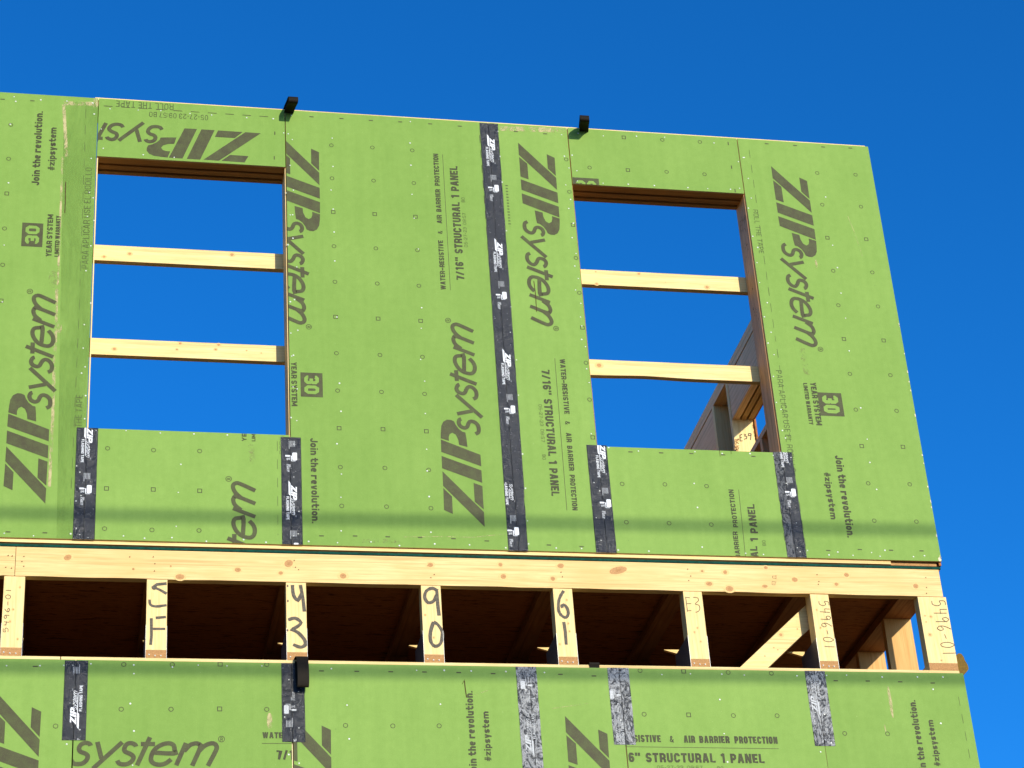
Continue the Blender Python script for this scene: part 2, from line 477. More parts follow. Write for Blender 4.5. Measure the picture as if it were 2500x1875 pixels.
def put_text(mb, body, start, dirv, length, cap, mat, y, off=0.012, bold=0, shear=0.0, space=1.05, t=None):
    """body from start (x, z) along dirv over length with capitals cap high, drawn as strokes"""
    t = t if t else (.235 if bold >= 2 else .15 if bold == 1 else .095)
    gap = (.10 if t > .12 else .16)*(space/1.05)
    pos, u = [], 0.0
    for ch in body:
        if ch == ' ':
            u += .26
            continue
        wd = FACE[ch][0]+t if FACE[ch][0] == 0 else max(FACE[ch][0]*(1+.25*(t > .2)), t*2.35)
        pos.append((ch, u, wd))
        u += wd+gap
    sx = length/(u-gap)
    up = (-dirv[1], dirv[0])
    for ch, u0, wd in pos:
        ix = t/2*cap/sx
        for st in FACE[ch][1]:
            pts = []
            for i, (gx, gy) in enumerate(st):
                end = i in (0, len(st)-1)
                nb = st[1] if i == 0 else st[i-1]
                hor = abs(nb[1]-gy) < 1e-6
                px_ = u0+gx*wd if (end and hor) else u0+ix+gx*(wd-2*ix)
                top = 1.0 if gy > .75 or FACE[ch][1] is not None and gy > _X+.001 else _X
                if end and not hor:
                    py_ = gy
                else:
                    py_ = gy+t/2-t*min(1, max(0, gy/top))
                pts.append((start[0]+dirv[0]*px_*sx+up[0]*py_*cap, start[1]+dirv[1]*px_*sx+up[1]*py_*cap))
            mb.stroke(pts, t*cap*(.55 if ch in '#&' else 1), y, mat)

def line_of_text(mb, body, a, b, h, mat='inkdark', y=-0.0007, off=0.012, bold=0, shear=0.0, space=1.05, snap=True):
    """a, b: photo pixels of the first and last baseline corner; h cap height in photo pixels"""
    mb.cuts.append((len(mb.f), 'line'))
    wa, wb = Vector(P(*a)), Vector(P(*b))
    d = wb-wa
    L = d.length
    if snap:
        if abs(d.x) > abs(d.y):
            d = Vector((math.copysign(1, d.x), 0))
            wa.y = (wa.y+wb.y)/2
        else:
            d = Vector((0, math.copysign(1, d.y)))
            wa.x = (wa.x+wb.x)/2
    else:
        d.normalize()
    mx, my = (a[0]+b[0])/2, (a[1]+b[1])/2
    horizontal = abs(d.x) > abs(d.y)
    s = abs(P(mx, my+1)[1]-P(mx, my)[1]) if horizontal else abs(P(mx+1, my)[0]-P(mx, my)[0])
    put_text(mb, body, (wa.x, wa.y), (d.x, d.y), L, h*s, mat, y, off, bold, shear, space)

# ---- the big slanted trademark, traced: u along the line, v up, in metres
MARK = [
[[0.1957,0.1832],[0.1526,0.1445],[0.0621,0.1452],[0.0818,0.1853]],
[[0.2835,0.1828],[0.0767,-0.0012],[0.0,0.0],[0.2074,0.1838]],
[[0.2276,0.0394],[0.2123,-0.0015],[0.0902,-0.0007],[0.1293,0.0393]],
[[0.3649,0.1834],[0.2946,-0.0017],[0.2291,-0.0019],[0.2992,0.1835]],
[[0.4522,0.1822],[0.3776,-0.0018],[0.3163,-0.0025],[0.3858,0.1834]],
[[0.4586,0.1825],[0.4914,0.1807],[0.5256,0.1766],[0.549,0.1658],[0.5611,0.1476],[0.5599,0.1289],[0.5525,0.1142],[0.5347,0.108],[0.5132,0.0945],[0.4979,0.0768],[0.4944,0.0637],[0.4606,0.0599],[0.4168,0.0574],[0.4271,0.0968],[0.4549,0.0997],[0.4804,0.11],[0.4906,0.1257],[0.482,0.1389],[0.465,0.1442],[0.4459,0.144]]]
WORD = [
[[0.9235,-0.0043],[0.9638,0.096]],
[[0.9558,0.0587],[0.979,0.0852],[1.0008,0.0941],[1.0165,0.0918],[1.0236,0.0763],[0.9902,-0.0057]],
[[1.0182,0.0593],[1.0416,0.0831],[1.0656,0.0946],[1.0827,0.0938],[1.0918,0.0824],[1.0897,0.0633],[1.0564,-0.0055]],
[[0.9022,0.0223],[0.881,0.005],[0.8571,-0.0021],[0.8327,0.002],[0.8188,0.0162],[0.82,0.0392],[0.8299,0.0615],[0.8488,0.0797],[0.8746,0.0918],[0.8966,0.0933],[0.9116,0.0848],[0.9157,0.0646],[0.912,0.0487],[0.8215,0.052]],
[[0.8126,0.1205],[0.7607,-0.0055]],
[[0.8342,0.09],[0.7747,0.0893]],
[[0.7548,0.0777],[0.75,0.0867],[0.7323,0.0935],[0.7152,0.0867],[0.7061,0.0681],[0.711,0.0545],[0.7323,0.0446],[0.7451,0.0317],[0.7402,0.0149],[0.7234,0.0016],[0.704,-0.0019],[0.6864,0.0026],[0.6781,0.0156]],
[[0.6974,0.0971],[0.5788,-0.0217]],
[[0.5939,0.0976],[0.613,0.0231]],
[[0.5668,0.0794],[0.5622,0.0879],[0.547,0.0928],[0.5281,0.0859],[0.519,0.0687],[0.5252,0.0533],[0.5469,0.0445],[0.556,0.0326],[0.5515,0.0159],[0.5359,0.0016],[0.5147,-0.0017],[0.4975,0.0019],[0.4884,0.0156]]]

def smooth_path(pts, n=3):
    if len(pts) < 4:
        return pts
    out = []
    for i in range(len(pts)-1):
        p0, p1, p2, p3 = (Vector(pts[max(0, i-1)]), Vector(pts[i]), Vector(pts[i+1]), Vector(pts[min(len(pts)-1, i+2)]))
        for k in range(n):
            t = k/n
            out.append(tuple(0.5*((2*p1)+(p2-p0)*t+(2*p0-5*p1+4*p2-p3)*t*t+(3*p1-p0-3*p2+p3)*t**3)))
    out.append(tuple(pts[-1]))
    return out

def trademark(mb, o, dirv, mat='ink', y=-0.0007, s=1.0, part='all', reg=True, wt=0.0196):
    up = (-dirv[1], dirv[0])
    def T(u, v):
        return (o[0]+(dirv[0]*u+up[0]*v)*s, o[1]+(dirv[1]*u+up[1]*v)*s)
    dy = 0.00007
    if part != 'word':
        for poly in MARK:
            mb.flat([T(*q) for q in reversed(poly)], y, mat)
    for i, st in enumerate(WORD):
        mb.stroke([T(*q) for q in smooth_path(st)], wt*s, y, mat)
    if reg:
        c = T(1.113, 0.115)
        mb.ring(c[0], c[1], 0.0145*s, 0.003*s, y, mat)
        put_text(mb, 'R', T(1.1085, 0.107), dirv, 0.0095*s, 0.016*s, mat, y-dy, t=.16)

UP, DOWN, RIGHT, LEFT = (0, 1), (0, -1), (1, 0), (-1, 0)
REG = (1.112, 0.115)
def from_reg(px, py, dirv):
    """origin of a trademark whose ® sits at the pixel"""
    x, z = P(px, py)
    up = (-dirv[1], dirv[0])
    return (x-dirv[0]*REG[0]-up[0]*REG[1], z-dirv[1]*REG[0]-up[1]*REG[1])

def badge(mb, quad, dirv, y=-0.0006):
    """the box with the reversed 30; quad: two opposite pixels"""
    mb.cuts.append((len(mb.f), 'badge'))
    (xa, za), (xb, zb) = P(*quad[0]), P(*quad[1])
    x0, x1, z0, z1 = min(xa, xb), max(xa, xb), min(za, zb), max(za, zb)
    mb.flat([(x0, z0), (x1, z0), (x1, z1), (x0, z1)], y, 'ink')
    wd, ht = x1-x0, z1-z0
    if dirv[1] > 0:
        st, L, cap = (x1-0.17*wd, z0+0.12*ht), 0.76*ht, 0.66*wd
    elif dirv[1] < 0:
        st, L, cap = (x0+0.17*wd, z1-0.12*ht), 0.76*ht, 0.66*wd
    elif dirv[0] < 0:
        st, L, cap = (x1-0.12*wd, z1-0.17*ht), 0.76*wd, 0.66*ht
    else:
        st, L, cap = (x0+0.12*wd, z0+0.17*ht), 0.76*wd, 0.66*ht
    put_text(mb, '30', st, dirv, L, cap, 'green', y-0.0003, 0.012, 2)

RATED = (('WATER-RESISTIVE', 0, .363), ('&', .409, .436), ('AIR', .488, .550), ('BARRIER', .573, .738), ('PROTECTION', .765, 1))
GRADE = (('7/16"', 0, .198), ('STRUCTURAL', .233, .683), ('1', .714, .750), ('PANEL', .781, 1))
def words_line(mb, words_, a, b, h):
    mb.cuts.append((len(mb.f), 'line'))
    for k, (wd, f0, f1) in enumerate(words_):
        p = [tuple(a[i]+(b[i]-a[i])*f for i in (0, 1)) for f in (f0, f1)]
        line_of_text(mb, wd, p[0], p[1], h, bold=2, space=1.2)
        mb.cuts.pop()

def marks(mb, pts, y=-0.0006):
    """pts: (px, py, 'c' or 's') nailing symbols"""
    mb.cuts.append((len(mb.f), 'mark'))
    for px, py, k in pts:
        x, z = P(px, py)
        jx, jz = random.uniform(-.001, .001), random.uniform(-.001, .001)
        if k == 'c':
            for i in range(8):
                a, b = 2*math.pi*(i-.42)/8, 2*math.pi*(i+.42)/8
                r0, r1 = 0.0078, 0.0116
                mb.flat([(x+jx+r0*math.cos(a), z+jz+r0*math.sin(a)), (x+jx+r1*math.cos(a), z+jz+r1*math.sin(a)),
                         (x+jx+r1*math.cos(b), z+jz+r1*math.sin(b)), (x+jx+r0*math.cos(b), z+jz+r0*math.sin(b))], y, 'ink')
        else:
            s, t = 0.0108, 0.0036
            x += jx
            z += jz
            mb.flat([(x-s, z-s), (x+s, z-s), (x+s, z-s+t), (x-s, z-s+t)], y, 'ink')
            mb.flat([(x-s, z+s-t), (x+s, z+s-t), (x+s, z+s), (x-s, z+s)], y, 'ink')
            mb.flat([(x-s, z-s+t), (x-s+t, z-s+t), (x-s+t, z+s-t), (x-s, z+s-t)], y, 'ink')
            mb.flat([(x+s-t, z-s+t), (x+s, z-s+t), (x+s, z+s-t), (x+s-t, z+s-t)], y, 'ink')

def rule(mb, a, b, width, mat='ink', y=-0.0006):
    mb.cuts.append((len(mb.f), 'mark'))
    mb.stroke([P(*a), P(*b)], width, y, mat)

def dashes(mb, a, b, on, offl, width, mat='inkthin', y=-0.0006):
    mb.cuts.append((len(mb.f), 'mark'))
    pa, pb = Vector(P(*a)), Vector(P(*b))
    d = pb-pa
    L = d.length
    d.normalize()
    t = 0.0
    while t < L:
        q, r = pa+d*t, pa+d*min(L, t+on)
        mb.stroke([tuple(q), tuple(r)], width*random.uniform(.8, 1.1), y, mat)
        t += on+offl

def bars(mb, pts, vertical=False, y=-0.0006):
    mb.cuts.append((len(mb.f), 'mark'))
    for px, py in pts:
        x, z = P(px, py)
        a, b = (0.0026, 0.0105) if vertical else (0.0105, 0.0028)
        mb.flat([(x-a, z-b), (x+a, z-b), (x+a, z+b), (x-a, z+b)], y, 'ink')

# zooms used while measuring: origin and scale in photo pixels
Z = 720/2212
def q1(x, y): return (x*Z, 200+y*Z)
def q2(x, y): return (x*Z, 700+y*Z)
def q3(x, y): return (640+x*Z, 200+y*Z)
def q4(x, y): return (640+x*Z, 700+y*Z)
def q5(x, y): return (1160+x*Z, 260+y*Z)
def q6(x, y): return (1160+x*Z, 760+y*Z)
def q7(x, y): return (1780+x*Z, 300+y*Z)
def q8(x, y): return (1700+x*Z, 800+y*Z)
def l1(x, y): return (x*Z, 1200+y*Z)
def l2(x, y): return (x*.20796, 1530+y*.20796)
def l3(x, y): return (600+x*Z, 1280+y*Z)
def l4(x, y): return (600+x*.20796, 1530+y*.20796)
def l5(x, y): return (1200+x*Z, 1330+y*Z)
def l6(x, y): return (1780+x*Z, 1330+y*Z)
def l8(x, y): return (1400+x*.22604, 1560+y*.22604)

# ------------------------------------------------------------------ main dimensions (metres)
J1, J2, J3, J4, J5, XE = 0.0715, 0.990, 2.031, 2.449, 3.359, 4.083
K1, K2, K3, K4, K5, XL = 0.0585, 0.982, 2.037, 2.450, 3.369, 4.091
XW = -1.148                                   # left end of what is built
ZT, ZB = 8.551, 6.1125                        # upper sheathing
ZH, ZS = 8.198, 6.675                         # opening head and sill
ZP = 5.555                                    # top of the lower wall plate
ZLT, ZLB = 5.5365, 3.098                      # lower sheathing
SH = 0.011                                    # sheathing thickness
YB = 6.0                                      # back of the building
G = 0.0026                                    # half a panel joint

# ================================================================== ground
gm = bpy.data.meshes.new('ground')
gm.from_pydata([(-900, -900, 0), (900, -900, 0), (900, 900, 0), (-900, 900, 0)], [], [(0, 1, 2, 3)])
gm.materials.append(M['soil'])
go = bpy.data.objects.new('ground', gm)
COL.objects.link(go)
structure(go)

# ================================================================== upper wall
UW = thing('upper_wall', 'upper storey wall of green sheathing with two window openings against the sky', 'wall', (XW, 0, 6.095))

def panel(parent, x0, x1, z0, z1, label=None):
    mb = MB()
    mb.box(x0, x1, 0.0, SH, z0, z1, 'edge', front='green')
    o = mb.build('sheathing_panel', parent)
    if label:
        o['label'] = label
    return o

def nails(parent, box, cols, rows, step=0.15):
    """nail heads down the stud lines (cols) and along the plates (rows)"""
    x0, x1, z0, z1 = box
    mb = MB()
    for c in cols:
        z = z0+random.uniform(.03, .08)
        while z < z1-0.02:
            if random.random() < 0.8:
                mb.dome(c+random.gauss(0, .006), z+random.gauss(0, .012), random.uniform(.0031, .0046), .0012, -0.0006, 'nail')
            z += step*random.uniform(.85, 1.25)
    for r in rows:
        x = x0+random.uniform(.03, .08)
        while x < x1-0.02:
            if random.random() < 0.8:
                mb.dome(x+random.gauss(0, .012), r+random.gauss(0, .004), random.uniform(.0031, .0046), .0012, -0.0006, 'nail')
            x += step*random.uniform(.75, 1.1)
    absorb(parent, mb)

def absorb(o, mb):
    """add the faces of mb to the mesh of o, which they are printed on, driven into or worn into"""
    if mb is None or not mb.f:
        return
    me = o.data
    names = [m.name for m in me.materials]
    remap = []
    for k in mb.mats:
        if M[k].name not in names:
            me.materials.append(M[k])
            names.append(M[k].name)
        remap.append(names.index(M[k].name))
    tmp = mb._mesh('tmp', ORG[o.name])
    bm = bmesh.new()
    bm.from_mesh(me)
    n = len(bm.faces)
    bm.from_mesh(tmp)
    bm.faces.ensure_lookup_table()
    for f in bm.faces[n:]:
        f.material_index = remap[f.material_index]
    bm.to_mesh(me)
    bm.free()
    bpy.data.meshes.remove(tmp)

KIND = {'printed_logo': 'printed_logo', 'printed_slogan': 'slogan_lettering', 'printed_warranty': 'warranty_lettering',
        'printed_panel_rating': 'rating_lettering', 'printed_instructions': 'instruction_lettering', 'nailing_marks': 'mark'}
def printed(parent, name, mb, box):
    """each line of print a sub-part of its panel; small marks go into the panel's own mesh"""
    x0, x1, z0, z1 = box
    cuts = mb.cuts or [(0, 'line')]
    if cuts[0][0] > 0:
        cuts = [(0, 'line')]+cuts
    for (a, kind), (b, _) in zip(cuts, cuts[1:]+[(len(mb.f), '')]):
        q = MB()
        q.mats = list(mb.mats)
        used = {}
        for f, mi in zip(mb.f[a:b], mb.m[a:b]):
            q.f.append([used.setdefault(i, len(used)) for i in f])
            q.m.append(mi)
        q.v = [mb.v[i] for i in used]
        if not q.f:
            continue
        q.clip(x0+.0005, x1-.0005, z0+.0005, z1-.0005)
        if kind == 'mark':
            absorb(parent, q)
        else:
            q.build('warranty_badge' if kind == 'badge' else KIND[name], parent)

# ---- panel left of the left window
bA = (XW, J1-.0046, ZB, ZT)
pA = panel(UW, *bA, 'worn panel with tan scuffs left of the left window')
mb = MB(); trademark(mb, P(110.6, 1229.8), UP); printed(pA, 'printed_logo', mb, bA)
mb = MB()
line_of_text(mb, 'Join the revolution.', (96.5, 453), (104, 272), 18.5, bold=2)
line_of_text(mb, '#zipsystem', (133.5, 416.5), (138, 312), 17, bold=2)
printed(pA, 'printed_slogan', mb, bA)
mb = MB()
badge(mb, ((51.5, 601), (106, 546)), UP)
line_of_text(mb, 'YEAR SYSTEM', (125.3, 627), (131, 524), 14, bold=2)
line_of_text(mb, 'LIMITED WARRANTY', (143.5, 627), (148.5, 527), 11, bold=2, y=-.0006)
printed(pA, 'printed_warranty', mb, bA)
mb = MB()
line_of_text(mb, 'PARA APLICAR USE EL RODILLO', (215.5, 655.7), (224, 410), 15.6, 'inkthin', off=.002)
line_of_text(mb, 'THE TAPE', (198.5, 1043), (202, 965), 15.6, 'inkthin', off=.002)
dashes(mb, q1(645, 205), q1(600, 1530), .055, .045, .0022)
dashes(mb, q2(598, 100), q2(528, 1640), .055, .05, .0022)
bars(mb, [q1(20, 130), q1(243, 142), l1(60, 303), l1(337, 310)])
printed(pA, 'printed_instructions', mb, bA)
mb = MB()
marks(mb, [(*q1(80, 322), 'c'), (*q1(66, 576), 'c'), (*q1(52, 838), 's'), (*q1(35, 1100), 'c'), (*q1(20, 1372), 'c'), (*q1(8, 1640), 's')])
printed(pA, 'nailing_marks', mb, bA)
mb = MB()
a, b = P(*q1(478, 190)), P(*q2(440, 1659))
mb.flat([(b[0]-.004, ZB+.001), (J1-G-.001, ZB+.001), (J1-G-.001, ZT-.03), (a[0], ZT-.03)], -.0003, 'edgestrip')
absorb(pA, mb)
mb = MB()
for (xa, ya, xb, yb, wd) in ((478, 170, 500, 560, .016), (480, 160, 735, 165, .024), (715, 120, 715, 190, .02), (470, 560, 430, 1600, .010)):
    mb.stroke([P(*q1(xa, ya)), P(*q1(xb, yb))], wd, -.0004-.00004*wd*100, 'scuff')
mb.stroke([P(*q2(425, 20)), P(*q2(420, 300)), P(*q2(405, 640)), P(*q2(395, 1000)), P(*q2(370, 1500))], .014, -.0005, 'scuff')
mb.disc(*P(*q2(445, 312)), .012, .028, -.0006, 'scuff')
mb.disc(*P(*q1(400, 1480)), .022, .05, -.00055, 'dirt')
absorb(pA, mb)
mb = MB()
mb.stroke([P(*q1(486, 985)), P(*q1(490, 900)), P(*q1(490, 830)), P(*q1(492, 750))], .004, -.0008, 'hole')
absorb(pA, mb)
nails(pA, bA, (J1-.014, J1-.033, J1-.41), (ZT-.03, ZB+.018))

# ---- header panel over the left window
bB = (J1-.001, J2+.0002, ZH, ZT)
pB = panel(UW, *bB)
mb = MB(); trademark(mb, P(636.8, 325.5), LEFT); printed(pB, 'printed_logo', mb, bB)
mb = MB()
line_of_text(mb, 'ROLL THE TAPE', q1(1302, 165), q1(872, 143), 14.5, 'inkthin', off=.004)
line_of_text(mb, '05-27-23 09:57 BO', q1(1560, 250), q1(1120, 225), 12, 'inkthin', off=-.008, y=-.0005)
dashes(mb, q1(778, 180), q1(2035, 263), .043, .0425, .004, 'ink')
bars(mb, [q1(2061, 385), q1(2057, 570)], True)
printed(pB, 'printed_instructions', mb, bB)
nails(pB, bB, (J1+.02, J2-.016), (ZH+.016, ZT-.06))

# ---- full panel between the windows, left of the long tape
bC = (J2+.0048, J3-G, ZB, ZT)
pC = panel(UW, *bC)
mb = MB(); trademark(mb, from_reg(*q4(350, 300), DOWN), DOWN); printed(pC, 'printed_logo', mb, bC)
mb = MB(); trademark(mb, P(1183.4, 1286.6), UP); printed(pC, 'printed_logo', mb, bC)
mb = MB()
words_line(mb, RATED, q3(1378, 1560), q3(1320, 540), 12.4)
rule(mb, q3(1412, 1563), q3(1353, 543), .0022)
words_line(mb, GRADE, q3(1517, 1487), q3(1465, 633), 19.5)
line_of_text(mb, '05-27-23  09:57', q3(1541, 1240), q3(1527, 985), 8.3, y=-.0005)
line_of_text(mb, 'BO', q3(1521, 903), q3(1519, 868), 8.3, y=-.0005)
printed(pC, 'printed_panel_rating', mb, bC)
mb = MB()
badge(mb, (q4(290, 824), q4(452, 649)), DOWN)
line_of_text(mb, 'YEAR SYSTEM', q4(216, 565), q4(222, 895), 14, bold=2)
printed(pC, 'printed_warranty', mb, bC)
mb = MB(); line_of_text(mb, 'Join the revolution.', q4(347, 1135), (766, 1278), 18.5, bold=2); printed(pC, 'printed_slogan', mb, bC)
mb = MB()
m_ = []
for i, (ya, yb, yc, k) in enumerate(((476, 492, 513, 'c'), (722, 740, 758, 'c'), (977, 991, 1011, 's'), (1232, 1248, 1264, 'c'), (1499, 1512, 1528, 'c'))):
    m_ += [(*q3(518+7*i, ya), k), (*q3(826+9*i, yb), k), (*q3(1126+12.5*i, yc), k)]
for (xa, ya, xb, yb, xc, yc, k) in ((551, 226, 870, 239, 1189, 255, 's'), (558, 498, 884, 511, 1204, 526, 'c'), (567, 780, 895, 790, 1218, 805, 'c'), (576, 1061, 907, 1070, 1233, 1085, 's'), (586, 1352, 920, 1361, 1249, 1375, 'c'), (596, 1643, 933, 1650, 1265, 1662, 'c')):
    m_ += [(*q4(xa, ya), k), (*q4(xb, yb), k), (*q4(xc, yc), k)]
marks(mb, m_)
bars(mb, [q3(370, 262), q3(595, 275), q3(815, 289), q3(1035, 300), q3(1260, 315), q3(1482, 332), l3(568, 87), l3(820, 88), l3(1065, 94), l3(1308, 99), l3(1558, 108), l3(1808, 125)])
dashes(mb, q3(1630, 400), q3(1722, 1640), .048, .046, .0035)
printed(pC, 'nailing_marks', mb, bC)
mb = MB()
mb.stroke([P(*l3(1180, 95)), P(*l3(1500, 92)), P(*l3(1700, 98)), P(*l3(1950, 72))], .0025, -.0004, 'scuff')
mb.stroke([P(*l3(870, 125)), P(*l3(1160, 125))], .02, -.0004, 'dirt')
absorb(pC, mb)
nails(pC, bC, (J2+.016, J2+.034, 1.222, 1.628), (ZB+.017,))

# ---- narrow panel right of the long tape
bD = (J3+G, J4-.0030, ZB, ZT)
pD = panel(UW, *bD)
mb = MB(); trademark(mb, P(1264.8, 348.5), DOWN); printed(pD, 'printed_logo', mb, bD)
mb = MB()
words_line(mb, GRADE, q6(497, 437), q6(572, 1385), 20)
words_line(mb, RATED, q6(634, 357), q6(730, 1493), 12.8)
rule(mb, q6(597, 352), q6(688, 1492), .0022)
line_of_text(mb, '05-27-23  09:57', q6(475, 698), q6(497, 980), 8.3, y=-.0005)
line_of_text(mb, 'BO', q6(503, 1075), q6(506, 1112), 8.3, y=-.0005)
printed(pD, 'printed_panel_rating', mb, bD)
mb = MB()
marks(mb, [(*q5(683, 397), 'c'), (*q5(707, 640), 'c'), (*q5(733, 887), 's'), (*q5(757, 1137), 'c'), (*q5(782, 1397), 'c'),
           (*q6(806, 123), 's'), (*q6(832, 388), 'c'), (*q6(857, 664), 'c'), (*q6(883, 945), 's')])
bars(mb, [q5(305, 188), q5(525, 205), l5(430, 2), l5(675, 14)])
dashes(mb, q6(283, 170), q6(385, 1640), .048, .046, .0035)
dashes(mb, q5(235, 590), q5(260, 900), .006, .012, .012)
printed(pD, 'nailing_marks', mb, bD)
mb = MB()
mb.stroke([P(*q5(440, 1310)), P(*q5(450, 1385)), P(*q5(455, 1440)), P(*q5(460, 1540))], .0036, -.0010, 'hole')
absorb(pD, mb)
mb = MB()
mb.stroke([P(*q5(190, 165)), P(*q5(690, 180))], .03, -.0004, 'scuff')
absorb(pD, mb)
nails(pD, bD, (J4-.014, J4-.03, J3+.05), (ZB+.017,))

# ---- header panel over the right window
bE = (J4+.0022, J5-.0012, ZH, ZT)
pE = panel(UW, *bE)
mb = MB()
badge(mb, (q5(742, 655), q5(926, 542)), RIGHT)
printed(pE, 'printed_warranty', mb, bE)
mb = MB()
marks(mb, [(*q5(1115, 233), 's'), (*q5(1405, 250), 'c'), (*q5(1685, 265), 'c'), (*q5(860, 458), 'c'), (*q5(1147, 477), 's'), (*q5(1437, 491), 'c'), (*q5(1720, 508), 'c')])
bars(mb, [q5(1898, 278), q5(1923, 455), q5(1950, 632)], True)
printed(pE, 'nailing_marks', mb, bE)
nails(pE, bE, (J4+.02, J5-.018), (ZH+.016, ZT-.03))

# ---- panel at the right corner
bF = (J5+.0034, XE, ZB, ZT)
pF = panel(UW, *bF)
mb = MB(); trademark(mb, P(1882.5, 405.8), DOWN); printed(pF, 'printed_logo', mb, bF)
mb = MB()
line_of_text(mb, 'ROLL THE TAPE', q7(165, 650), q7(238, 978), 12, 'inkthin', off=.002)
line_of_text(mb, 'PARA APLICAR USE EL RODILLO', q8(590, 320), q8(712, 1080), 14, 'inkthin', off=.002)
dashes(mb, q7(150, 205), q7(350, 1640), .05, .045, .002)
dashes(mb, q8(605, 160), q8(820, 1640), .05, .045, .002)
bars(mb, [q7(282, 157), q7(495, 170), q7(705, 181), q7(910, 189), l6(744, 43), l6(980, 36), l6(1215, 41), l6(1443, 46)])
printed(pF, 'printed_instructions', mb, bF)
mb = MB()
badge(mb, (q8(933, 660), q8(1085, 492)), DOWN)
line_of_text(mb, 'YEAR SYSTEM', q8(848, 410), q8(905, 732), 14, bold=2)
line_of_text(mb, 'LIMITED WARRANTY', q8(800, 415), q8(847, 727), 10, bold=2, y=-.0006)
printed(pF, 'printed_warranty', mb, bF)
mb = MB()
line_of_text(mb, 'Join the revolution.', q8(1042, 958), q8(1130, 1575), 18.5, bold=2)
line_of_text(mb, '#zipsystem', q8(955, 1085), q8(1008, 1437), 16, bold=2)
printed(pF, 'printed_slogan', mb, bF)
mb = MB()
marks(mb, [(*q7(660, 377), 'c'), (*q7(947, 388), 'c'), (*q7(698, 615), 'c'), (*q7(988, 628), 'c'), (*q7(738, 861), 's'), (*q7(1030, 874), 's'),
           (*q7(780, 1110), 'c'), (*q7(1073, 1122), 'c'), (*q7(820, 1367), 'c'), (*q7(1118, 1378), 'c'),
           (*q8(1108, 85), 's'), (*q8(1405, 95), 's'), (*q8(1152, 346), 'c'), (*q8(1455, 356), 'c'), (*q8(1197, 616), 'c'), (*q8(1502, 625), 'c'),
           (*q8(1240, 887), 's'), (*q8(1550, 894), 's'), (*q8(1288, 1167), 'c'), (*q8(1600, 1175), 'c'), (*q8(1335, 1449), 'c'), (*q8(1652, 1456), 'c')])
printed(pF, 'nailing_marks', mb, bF)
mb = MB()
mb.stroke([P(*q7(890, 700)), P(*q7(940, 820)), P(*q7(1000, 1000))], .0018, -.0004, 'scuff')
mb.disc(*P(*q7(655, 1060)), .006, .03, -.0004, 'scuff')
mb.stroke([P(*q8(790, 150)), P(*q8(835, 370))], .030, -.0004, 'dirt')
absorb(pF, mb)
mb = MB()
for k in range(16):
    mb.disc(XE-.002-random.random()*.002, random.uniform(6.13, 7.6), random.uniform(.0015, .0035), random.uniform(.003, .012), -.0005, 'chip', 6)
mb.disc(XE-.008, ZB+.010, .008, .012, -.0005, 'chip', 7)
absorb(pF, mb)
nails(pF, bF, (J5+.016, J5+.033, 3.80), (ZB+.02, ZB+.035))

# ---- sill panel under the left window
bG = (J1+G, J2-G, ZB, ZS)
pG = panel(UW, *bG)
mb = MB(); trademark(mb, from_reg(*q2(1715, 1443), UP), UP); printed(pG, 'printed_logo', mb, bG)
mb = MB()
line_of_text(mb, 'YEAR SYSTEM', q2(1845, 1160), q2(1852, 815), 11.5, bold=2)
line_of_text(mb, 'LIMITED WARRANTY', q2(1912, 1160), q2(1918, 850), 9, bold=2)
printed(pG, 'printed_warranty', mb, bG)
mb = MB()
line_of_text(mb, 'RODILLO', q2(2122, 1255), q2(2124, 1050), 9, 'inkthin', off=.002)
dashes(mb, q2(2080, 1160), l1(2085, 330), .05, .045, .002)
printed(pG, 'printed_instructions', mb, bG)
mb = MB()
marks(mb, [(*q2(807, 1213), 'c'), (*q2(1153, 1225), 'c'), (*q2(1499, 1234), 'c'), (*q2(797, 1514), 's'), (*q2(1150, 1522), 's'), (*q2(1497, 1531), 's'),
           (*l1(785, 278), 'c'), (*l1(1140, 288), 'c'), (*l1(1493, 293), 'c')])
printed(pG, 'nailing_marks', mb, bG)
mb = MB(); mb.stroke([P(*q2(1880, 1180)), P(*q2(1900, 1330))], .028, -.0004, 'dirt'); absorb(pG, mb)
nails(pG, bG, (0.478,), (ZS-.014, ZB+.014))

# ---- sill panel under the right window
bH = (J4+.0015, J5-.0015, ZB, ZS-.002)
pH = panel(UW, *bH)
mb = MB()
words_line(mb, RATED, q8(390, 2420), q8(283, 1215), 12)
rule(mb, q8(372, 1750), q8(317, 1215), .0022)
words_line(mb, GRADE, q8(525, 2320), q8(440, 1325), 18.5)
line_of_text(mb, 'BO', q8(522, 1635), q8(517, 1597), 8, off=.004, y=-.0005)
printed(pH, 'printed_panel_rating', mb, bH)
mb = MB()
marks(mb, [(*q6(1103, 1295), 'c'), (*q6(1422, 1298), 'c'), (*q6(1735, 1312), 'c'), (*q6(1133, 1583), 'c'), (*q6(1455, 1588), 'c'), (*q6(1772, 1600), 'c')])
bars(mb, [q6(1165, 1055), q6(1395, 1062), q6(1622, 1067), q6(1860, 1077), q6(2087, 1088)])
dashes(mb, q8(590, 1050), q8(668, 1640), .04, .03, .0025)
printed(pH, 'nailing_marks', mb, bH)
mb = MB()
for (xa, ya, xb, yb) in ((1832, 1040, 1838, 1090), (1918, 1045, 1921, 1070)):
    mb.stroke([P(*q6(xa, ya)), P(*q6(xb, yb))], .0022, -.0006, 'hole')
absorb(pH, mb)
nails(pH, bH, (2.90,), (ZS-.014, ZB+.014))

# ---- framing of the upper wall
def part(name, parent, x0, x1, y0, y1, z0, z1, mat, front=None, label=None):
    m = MB()
    m.box(x0, x1, y0, y1, z0, z1, mat, front)
    o = m.build(name, parent)
    if label:
        o['label'] = label
    return o

